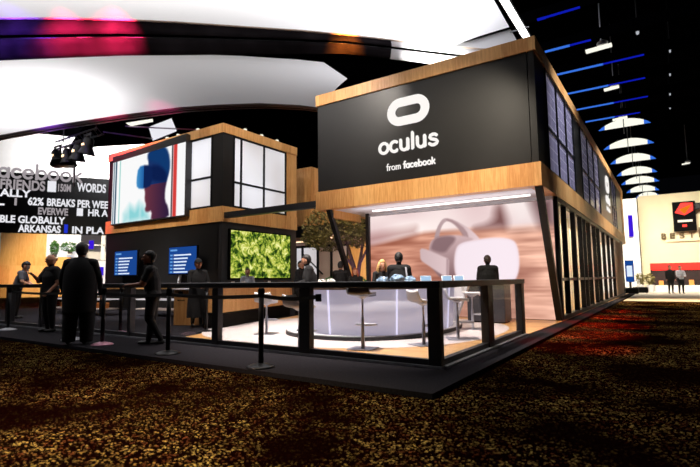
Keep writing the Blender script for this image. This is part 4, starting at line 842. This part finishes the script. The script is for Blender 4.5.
# 5 kiosk attendant
r, J, hp = person('attendant in a black cap and long dark coat standing at the kiosk', (-9.72, 7.78, 0), 72, 1.66, 'cloth_black', 'cloth_black', skin='skin_tan', style='cap', girth=1.1, le=(.26, -.06, 1.12), lw=(.1, -.26, 1.05), re=(-.26, -.06, 1.12), rw=(-.1, -.26, 1.05))
q = MB(); q.sheet([[(rx*math.cos(2*PI*k/n), ry*math.sin(2*PI*k/n), z) for k in range(n+1)] for z, rx, ry in [(1.44, .12, .1), (1.36, .21, .14), (1.15, .22, .16), (.95, .22, .17), (.7, .25, .2), (.4, .27, .21), (.25, .27, .22)]]); q.build('coat', 'cloth_black', r, smooth=True)
ARMS = dict(le=(.24, -.1, 1.12), lw=(.1, -.34, 1.08), re=(-.24, -.1, 1.12), rw=(-.1, -.34, 1.08))
person('short visitor in a pale shirt before the foliage screen', (-11.35, 11.05, 0), 40, 1.5, 'cloth_light', 'trouser', hair='hair_brown', lean=.1, **ARMS)
person('person in a dark jacket at the far end of the wooden bar', (-9.98, 11.95, 0), 110, 1.72, 'cloth_navy', 'trouser', skin='skin', girth=1.3, lean=.1, headturn=-.6, **ARMS)
person('dark-haired person in a bulky black jacket behind the left end of the counter', (-7.0, 8.85, 0), -50, 1.70, 'cloth_black', 'trouser', hair='hair_black', girth=1.45, lean=.15, nod=.2, headturn=-.3, **ARMS)
person('person in black seen from behind under the tree between the columns', (-8.6, 12.35, 0), 205, 1.67, 'cloth_black', 'trouser', girth=1.1, **ARMS)
person('auburn-haired person low behind the shrubs under the tree', (-8.15, 12.5, 0), 35, 1.46, 'cloth_black', 'trouser', hair='hair_auburn', style='long', **ARMS)
r, J, hp = person('blonde person in a black t-shirt looking down behind the counter', (-5.62, 9.75, 0), 42, 1.56, 'cloth_black', 'trouser', hair='hair_blonde', style='long', girth=.9, sleeve='short', nod=.2, lean=.12, voxel=.011, **ARMS)
r, J, hp = person('person in a black sweater with a pale shoulder strap seen from behind', (-4.92, 9.3, 0), 205, 1.68, 'cloth_black', 'trouser', girth=1.28, voxel=.011, nod=.2, **ARMS)
MB().sheet([[(-.10-.02*k, y, z) , (-.135-.02*k, y, z)] for k, (y, z) in enumerate([(-.1, 1.38), (0, 1.475), (.105, 1.42), (.15, 1.25), (.16, 1.08)])], (0, .006, .004)).build('shoulder_strap', 'cloth_light', r)
person('person in a dark hooded sweatshirt at the podium before the headset graphic', (-4.02, 12.62, 0), 205, 1.70, 'cloth_black', 'trouser', hair='hair_brown', girth=1.36, voxel=.011, nod=.25, **ARMS)
person('dark-clothed visitor standing far off before the red-topped display, left of two', (.0, 37.9, -.05), 30, 1.85, 'cloth_black', 'trouser', voxel=.03)
person('visitor in a pale jacket standing far off, right of two', (.56, 38.0, -.05), 20, 1.8, 'cloth_light', 'trouser', voxel=.03, **ARMS)

# ================================================================ COUNTER-TOP THINGS
for i, (x, y) in enumerate([(-4.08, 8.85), (-3.98, 9.7), (-4.0, 10.45)]):
    t = empty('tablet_on_stand', (x, y, 1.0), ['tablet on the counter, leftmost of the three glowing ones', 'tablet on the counter, middle of the three glowing ones', 'tablet on the counter beside the person in the hooded sweatshirt'][i], 'tablet', 'tablets on the counter', rz=.6); OFF[t.name] = Vector(); t.scale = (.75, .75, .75)
    c, s = math.cos(-.5), math.sin(-.5)
    MB().prism([(-.15, -.02, .07), (.15, -.02, .07), (.15, .06, .24), (-.15, .06, .24)], (0, .012, -.006)).build('case', 'white_plastic', t)
    MB().prism([(-.13, -.016, .085), (.13, -.016, .085), (.13, .05, .225), (-.13, .05, .225)], (0, -.008, .004)).build('screen', 'tablet_glow', t)
    MB().box(-.05, .05, -.02, .08, 0, .012).box(-.015, .015, .02, .04, .012, .12).build('stand', 'steel', t)
random.seed(3)
for i, (x, y, s) in enumerate([(-4.5, 7.85, .1), (-4.3, 8.05, .12), (-4.2, 8.38, .1), (-5.45, 7.5, .08), (-5.75, 7.6, .08)]):
    m_ = MB(); m_.ell((x, y, 1.0+s*.8), s*1.2, s, s*.8, 14, 10)
    for v in m_.bm.verts: v.co.z = max(1.002, v.co.z+random.uniform(-.25, .25)*s); v.co.x += random.uniform(-.2, .2)*s; v.co.y += random.uniform(-.2, .2)*s
    tag(m_.build('wrapped_headset', 'bag_blue' if i < 3 else 'paper'), ['blue plastic-wrapped bundle on the counter, leftmost of three before the person with the strap', 'blue plastic-wrapped bundle on the counter, the middle and largest of three', 'blue plastic-wrapped bundle on the counter, rightmost under the shoulder strap', 'small white wrapped bundle on the counter behind the slanted column', 'small white wrapped bundle left of the slanted column foot'][i], 'bundle', 'wrapped bundles on the counter')

# ================================================================ PLANTS
def leaves(centres, n, size, seed):
    rs = random.Random(seed); m_ = MB()
    for _ in range(n):
        (cx, cy, cz, rx, ry, rz) = rs.choice(centres)
        while True:
            a, b, c = rs.uniform(-1, 1), rs.uniform(-1, 1), rs.uniform(-1, 1)
            if .25 < a*a+b*b+c*c < 1: break
        p = Vector((cx+a*rx, cy+b*ry, cz+c*rz)); d = Vector((rs.gauss(0, 1), rs.gauss(0, 1), rs.gauss(0, .7))).normalized(); s = d.orthogonal().normalized(); L = size*rs.uniform(.6, 1.3)
        v = [m_.bm.verts.new(q) for q in (p-d*L, p+s*L*.38, p+d*L, p-s*L*.38)]; m_.bm.faces.new(v)
    return m_
tr = empty('indoor_tree', (-9.75, 15.0, 0), 'leafy olive tree with a violet-lit trunk between the two booths', 'tree')
MB().tube([(-9.8, 15, 0), (-9.75, 15, .8), (-9.85, 15, 1.6), (-10.1, 15, 2.4), (-10.4, 15.1, 3.2)], [.13, .1, .085, .06, .03], 10).tube([(-9.75, 15, .8), (-9.6, 15, 1.6), (-9.5, 15.1, 2.4), (-9.6, 15.1, 3.3)], [.09, .07, .05, .02], 8).tube([(-9.84, 15, 1.6), (-10.4, 14.9, 2.2), (-11.1, 14.9, 2.8)], [.06, .045, .02], 8).tube([(-9.57, 15, 1.7), (-9.2, 15, 2.3), (-9.0, 15, 3.0)], [.05, .04, .02], 8).build('trunk', 'bark', tr, smooth=True)
cs = [(-10.6, 15, 3.6, 1.1, .9, .6), (-11.3, 15, 3.2, .9, .8, .6), (-10.0, 15.1, 3.5, .9, .8, .6), (-11.0, 14.9, 2.6, .9, .7, .4), (-9.6, 15, 2.7, .5, .6, .45), (-10.2, 15, 2.9, .9, .8, .5), (-11.7, 15, 2.8, .5, .6, .4)]
leaves(cs, 5200, .07, 2).build('foliage', 'olive_leaf', tr)
for i, (x, y) in enumerate([(-8.75, 13.6), (-9.5, 13.9), (-10.4, 14.4)]):
    t = empty('potted_shrub', (x, y, 0), ['low green shrub in a grey pot nearest the slanted column', 'low green shrub in a grey pot, middle one below the tree', 'low green shrub in a grey pot, left one below the tree'][i], 'plant', 'shrubs under the tree')
    MB().lathe([(.2, 0), (.27, .5), (.25, .5), (.25, .45)], (x, y, 0), 16).build('pot', 'pot', t); leaves([(x, y, .85, .38, .38, .4)], 500, .06, i+10).build('foliage', 'green_leaf', t)

# ================================================================ LEFT BACKGROUND
ww = empty('words_display_wall', wl(4, 7.7), 'tall black display wall covered in blurred white words, far left', 'display wall')
MB().prism([wl(-6, 5.1, 0), wl(9.5, 5.1, 0), wl(9.5, 9.95, 0), wl(-6, 9.95, 0)], -N_*.3).build('black_panel', 'black_matt', ww)
MB().prism([wl(-5, .0, -.15), wl(-4.8, .0, -.15), wl(-4.8, 5.1, -.15), wl(-5, 5.1, -.15)], -N_*.2).build('support_leg', 'black_metal', ww); MB().prism([wl(9.0, .0, -.15), wl(9.2, .0, -.15), wl(9.2, 5.1, -.15), wl(9.0, 5.1, -.15)], -N_*.2).build('support_leg', 'black_metal', ww)
for body, s0, s1, z, h, mt in [('FRIENDS', -.05, 2.97, 8.6, .8, 'letter_dim'), ('150M', 3.88, 4.8, 8.65, .62, 'letter_dim'), ('WORDS', 5.24, 7.4, 8.75, .72, 'letter_light'), ('ALLY', -.05, 2.02, 8.0, .6, 'letter_light'), ('62%', 1.85, 2.92, 7.4, .62, 'letter_light'), ('BREAKS PER WEE', 3.16, 7.6, 7.4, .62, 'letter_light'), ('EVERWE', 2.57, 4.67, 6.66, .58, 'letter_dim'), ('HR A', 6.13, 7.63, 6.7, .58, 'letter_light'), ('BLE GLOBALLY', .07, 4.49, 5.92, .58, 'letter_light'), ('ARKANSAS', 1.29, 4.2, 5.2, .58, 'letter_light'), ('IN PLA', 5.02, 7.38, 5.2, .58, 'letter_light')]:
    text(body, 'word', mt, wl(s0, z, .01), D_, Vector((0, 0, 1)), s1-s0, h, .03, ww, .05)
script_word('facebook', ww, wl(-.75, 9.5, .01), D_, (0, 0, 1), .82, .24, 'letter_dim', 'word', 1.03, .06)
for s0, s1, z0, z1, mt in [(3.14, 3.74, 8.55, 9.45, 'letter_light'), (5.3, 5.75, 6.66, 7.3, 'letter_light'), (4.45, 4.7, 5.2, 5.9, 'letter_blue'), (.95, 1.1, 7.3, 7.9, 'letter_dim'), (-.3, .3, 7.25, 7.4, 'letter_light')]:
    MB().prism([wl(s0, z0, .01), wl(s1, z0, .01), wl(s1, z1, .01), wl(s0, z1, .01)], N_*.05).build('lit_block', mt, ww)
lw_ = empty('lower_display_wall', wl(3, 2.5, 1), 'warm orange wooden display wall with bright white panels under the words', 'display wall')
MB().prism([wl(.25, 0, .3), wl(3.3, 0, .3), wl(3.3, 5.05, .3), wl(.25, 5.05, .3)], -N_*.2).build('wood_panel', 'warm_wood', lw_)
MB().prism([wl(-6, 0, .3), wl(.25, 0, .3), wl(.25, 5.05, .3), wl(-6, 5.05, .3)], -N_*.2).build('white_panel', 'white_wall', lw_)
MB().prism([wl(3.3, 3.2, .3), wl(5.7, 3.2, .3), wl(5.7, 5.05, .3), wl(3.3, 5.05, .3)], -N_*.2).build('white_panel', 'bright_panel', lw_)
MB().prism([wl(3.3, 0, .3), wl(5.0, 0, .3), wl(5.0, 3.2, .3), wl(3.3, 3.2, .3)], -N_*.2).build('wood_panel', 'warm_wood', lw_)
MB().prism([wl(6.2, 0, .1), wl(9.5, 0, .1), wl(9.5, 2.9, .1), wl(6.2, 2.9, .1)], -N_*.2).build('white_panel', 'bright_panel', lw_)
for z in (2.9, 4.2): MB().prism([wl(5.7, z, .1), wl(9.5, z, .1), wl(9.5, z+.08, .1), wl(5.7, z+.08, .1)], -N_*.1).build('shelf_edge', 'steel', lw_)
MB().prism([wl(7.2, 2.9, .1), wl(7.5, 2.9, .1), wl(7.5, 5.05, .1), wl(7.2, 5.05, .1)], -N_*.1).build('white_post', 'white_wall', lw_)
for s, z in ((6.3, 3.9), (7.7, 3.4), (7.1, 1.7)): MB().prism([wl(s, z, .35), wl(s+.35, z, .35), wl(s+.35, z+.7, .35), wl(s, z+.7, .35)], -N_*.3).build('blue_lit_block', 'screen_purple', lw_)
for i, (s, z) in enumerate(((3.9, 3.4), (5.0, 3.7))):
    p = wl(s, z, .6); t = empty('wall_plant', p, ['dark potted plant against the white panel, left of two', 'dark leafy plant against the white panel, right of two'][i], 'plant', 'plants on the display wall')
    MB().lathe([(.16, -.25), (.2, .05)], (p.x, p.y, p.z), 10).build('pot', 'pot', t); leaves([(p.x, p.y, p.z+.5, .3, .3, .6)] if i == 0 else [(p.x, p.y, p.z+.3, .7, .7, .4)], 260, .12, 20+i).build('foliage', 'green_leaf', t)
    MB().prism([wl(s-.25, z-.3, .3), wl(s+.25, z-.3, .3), wl(s+.25, z-.25, .3), wl(s-.25, z-.25, .3)], N_*.5).build('wall_shelf', 'white_wall', t)
# display tables behind the left railing
for i, (x0, x1, y0, lb_) in enumerate([(-19.0, -15.6, 8.6, 'long white display table with shelves behind the railing at far left'), (-15.0, -11.6, 9.3, 'white display table with shelves behind the railing beside the left booth')]):
    t = empty('display_table', ((x0+x1)/2, y0, 0), lb_, 'table')
    MB().box(x0, x1, y0, y0+.8, .88, .94).build('tabletop', 'oak', t); MB().box(x0+.1, x1-.1, y0+.1, y0+.7, .52, .56).build('shelf', 'bright_panel', t); MB().box(x0+.1, x1-.1, y0+.1, y0+.7, .2, .24).build('shelf', 'beige_wall', t)
    for x in (x0+.06, x1-.06):
        for y in (y0+.06, y0+.74): MB().box(x-.04, x+.04, y-.04, y+.04, 0, .88).build('leg', 'black_metal', t)
random.seed(5)
NT = 'leftmost,second from left,third from left,fourth from left,fifth from left,rightmost'.split(',')
for i in range(6):
    x = -18.6+i*.52; y = 8.95; h = random.uniform(.1, .2)
    tag(MB().box(x-.14, x+.14, y-.1, y+.1, .242, .242+min(h, .2)).build('stock_box', 'orange_stock', None, .006), 'small orange box on the low shelf of the far-left table, %s' % NT[i], 'box', 'boxes on the table shelf')
for i, x in enumerate((-17.6, -17.0)):
    tag(MB().lathe([(.035, 0), (.05, .13), (.052, .135)], (x, 9.0, .94), 12).build('paper_cup', 'paper'), ['white paper cup on the far-left table, left one', 'white paper cup on the far-left table, right one'][i], 'cup', 'cups on the display table')

# hanging stage lights over the left side
t = empty('stage_light_cluster', (-27, 13, 8.4), 'cluster of black moving-head stage lights hung on a short truss, upper left', 'stage lights')
q = MB()
for dz, dy in ((0, 0), (.45, 0), (.22, .4)): q.tube([(-29.0, 13+dy, 8.75+dz), (-24.6, 13+dy, 8.75+dz)], .05, 6)
for k in range(12): x = -29+k*.37; q.tube([(x, 13, 8.75), (x+.18, 13.4, 8.97), (x+.37, 13, 9.2)], .03, 5)
q.build('truss', 'truss_paint', t)
for k, (x, z, a) in enumerate([(-28.7, 8.3, -.5), (-27.5, 8.1, -.2), (-26.4, 8.2, .2), (-25.4, 8.4, .3)]):
    R_ = Matrix.Rotation(a, 3, 'Y'); q = MB(); q.lathe([(.16, .45), (.26, .3), (.28, -.1), (.42, -.42), (.46, -.5)], (0, 0, 0), 14)
    for v in q.bm.verts: v.co = R_@v.co+Vector((x, 13, z))
    h_ = q.build('lamp_head', 'black_metal', t, smooth=True); q = MB(); q.bar((x-.33, 13, z), (x-.33, 13, z+.6), .1, .06, (1, 0, 0)).bar((x+.33, 13, z), (x+.33, 13, z+.6), .1, .06, (1, 0, 0)).bar((x-.35, 13, z+.6), (x+.35, 13, z+.6), .1, .08); q.build('yoke', 'black_metal', h_)
    MB().box(x-.12, x+.1, 12.72, 12.78, z-.05, z+.06).build('status_light', 'warm_led', h_)
MB().tube([(-26.6, 13, 8.8), (-26.7, 13, 6.3)], .035, 6).build('drop_pipe', 'black_metal', t)
for x in (-28.5, -25): MB().tube([(x, 13.2, 9.2), (x, 13.2, 14.5)], .03, 6).build('hanging_cable', 'black_metal', t)
# dark ceiling bay with lights above the video wall
t = empty('ceiling_bay_panel', (-29, 18.3, 11), 'dark roof bay over the video wall, above the white sheet', 'ceiling panel')
MB().prism([(-36.5, 17.3, 11), (-30.0, 20.2, 11), (-20, 24, 11), (-12, 21, 11), (-20, 16.0, 11), (-27, 14.3, 11)], (0, 0, .2)).build('dark_panel', 'hall_black', t)
MB().prism([(-29.6, 19.6, 10.96), (-26.4, 19.2, 10.96), (-24.6, 17.5, 10.96), (-27.2, 17.7, 10.96)], (0, 0, .03)).build('white_light_panel', 'letter_light', t)
MB().prism([(-27.6, 16.4, 10.96), (-25.6, 16.9, 10.96), (-26.0, 17.2, 10.96), (-27.9, 16.9, 10.96)], (0, 0, .03)).build('warm_light_panel', 'lamp_hot', t)
MB().tube([(-30.2, 16.4, 10.9), (-29.0, 19.2, 10.9)], .05, 6).build('tie_rod', 'steel', t); MB().tube([(-28, 16.6, 10.9), (-25, 19.6, 10.9)], .05, 6).build('tie_rod', 'steel', t)

# ================================================================ RIGHT BACKGROUND
t = empty('hanging_banner', (.4, 47.7, 6), 'black poster banner with red and orange triangles on the far cream wall', 'banner')
MB().box(.5, 2.05, 47.6, 47.7, 4.75, 7.2).build('banner_sheet', 'black_matt', t)
q = MB(); q.prism([(.65, 47.59, 6.3), (1.1, 47.59, 7.1), (1.9, 47.59, 7.05), (1.9, 47.59, 6.4), (1.3, 47.59, 6.05)], (0, -.01, 0)); q.build('red_triangle', 'red_band', t)
lamp('flame_orange', (245, 130, 30), .9); q = MB(); q.prism([(.95, 47.57, 6.55), (1.85, 47.57, 6.95), (1.3, 47.57, 6.15)], (0, -.01, 0)); q.build('orange_triangle', 'flame_orange', t)
MB().box(.8, 1.8, 47.58, 47.6, 5.5, 5.68).build('white_caption', 'paper', t); MB().box(1.1, 1.4, 47.58, 47.6, 5.1, 5.3).build('red_mark', 'red_band', t); MB().box(.6, 1.95, 47.7, 47.999, 7.1, 7.16).build('hanging_bracket', 'black_metal', t)
t = empty('wall_lettering', (.5, 47.9, 4.3), 'large bronze letters above a ledge on the far cream wall', 'sign')
for i, (ch, x, h) in enumerate((('B', -.4, .5), ('E', .2, .5), ('S', .85, .5), ('T', 1.5, .5), ('R', 2.15, .85))):
    text(ch, 'letter', 'letter_bronze', (x, 47.85, 4.2), ox, uz, h*.7, h, .02, t, .05)
t = empty('red_topped_display', (1, 44, 0), 'low dark display stand with a red top band at the far end', 'display stand')
MB().box(-1.25, 6, 44, 44.6, 1.55, 2.1).build('red_band', 'red_band', t); MB().box(-1.25, 6, 44.05, 44.6, .3, 1.55).build('dark_back', 'deep_red', t); MB().box(-1.2, 6, 43.6, 44.05, -.05, .4).build('base', 'white_wall', t)
for x in (-1.2, .6, 2.4): MB().box(x-.04, x+.04, 43.95, 44.0, .4, 1.6).build('post', 'black_metal', t)
for i, (x, h) in enumerate(((-.6, .35), (-.1, .25), (1.3, .4), (1.8, .3))): MB().box(x-.15, x+.15, 43.7, 43.95, .4, .4+h).build('display_item', 'deep_red' if i % 2 else 'orange_stock', t)
tag(MB().box(-2.62, -2.3, 45.8, 45.95, 4.4, 6.2).build('purple_banner', 'screen_purple'), 'narrow glowing purple banner high on the far white wall', 'banner')
t = empty('info_screen', (-2.5, 41, 0), 'blue standing info screen beside the far end of the right booth', 'screen'); MB().box(-2.75, -2.2, 41, 41.15, .7, 2.3).build('screen', 'screen_blue', t); MB().box(-2.65, -2.3, 40.98, 41, 1.1, 1.9).build('screen_mark', 'screen_white', t); MB().box(-2.55, -2.4, 41, 41.1, -.05, .7).build('pedestal', 'charcoal', t)
t = empty('wall_speaker', (1.9, 47.4, 7.2), 'dark loudspeaker high on the far cream wall at right', 'loudspeaker'); MB().box(2.0, 2.8, 47.2, 47.7, 6.45, 6.95).build('cabinet', 'black_metal', t, .03); MB().box(2.3, 2.4, 47.7, 48, 6.6, 6.8).build('bracket', 'black_metal', t)
for i, (x, y) in enumerate(((-1.9, 42.5), (-1.3, 43.2))):
    t = empty('potted_plant', (x, y, -.05), ['small potted plant left of the red-topped display, nearer one', 'small potted plant left of the red-topped display, farther one'][i], 'plant', 'plants at the far end')
    MB().lathe([(.2, 0), (.28, .5)], (x, y, -.05), 12).build('pot', 'white_plastic', t); leaves([(x, y, .9, .35, .35, .45)], 160, .12, 40+i).build('foliage', 'olive_leaf', t)
for i, (x, y, w_) in enumerate(((-2.1, 37, .5), (-1.7, 39.5, .6))):
    tag(MB().box(x-w_, x+w_*.6, y, y+.8, -.05, .35).build('low_bench', 'black_matt', None, .05), ['low black bench at the far end of the right booth, nearer one', 'low black bench at the far end of the right booth, farther one'][i], 'bench', 'black benches')
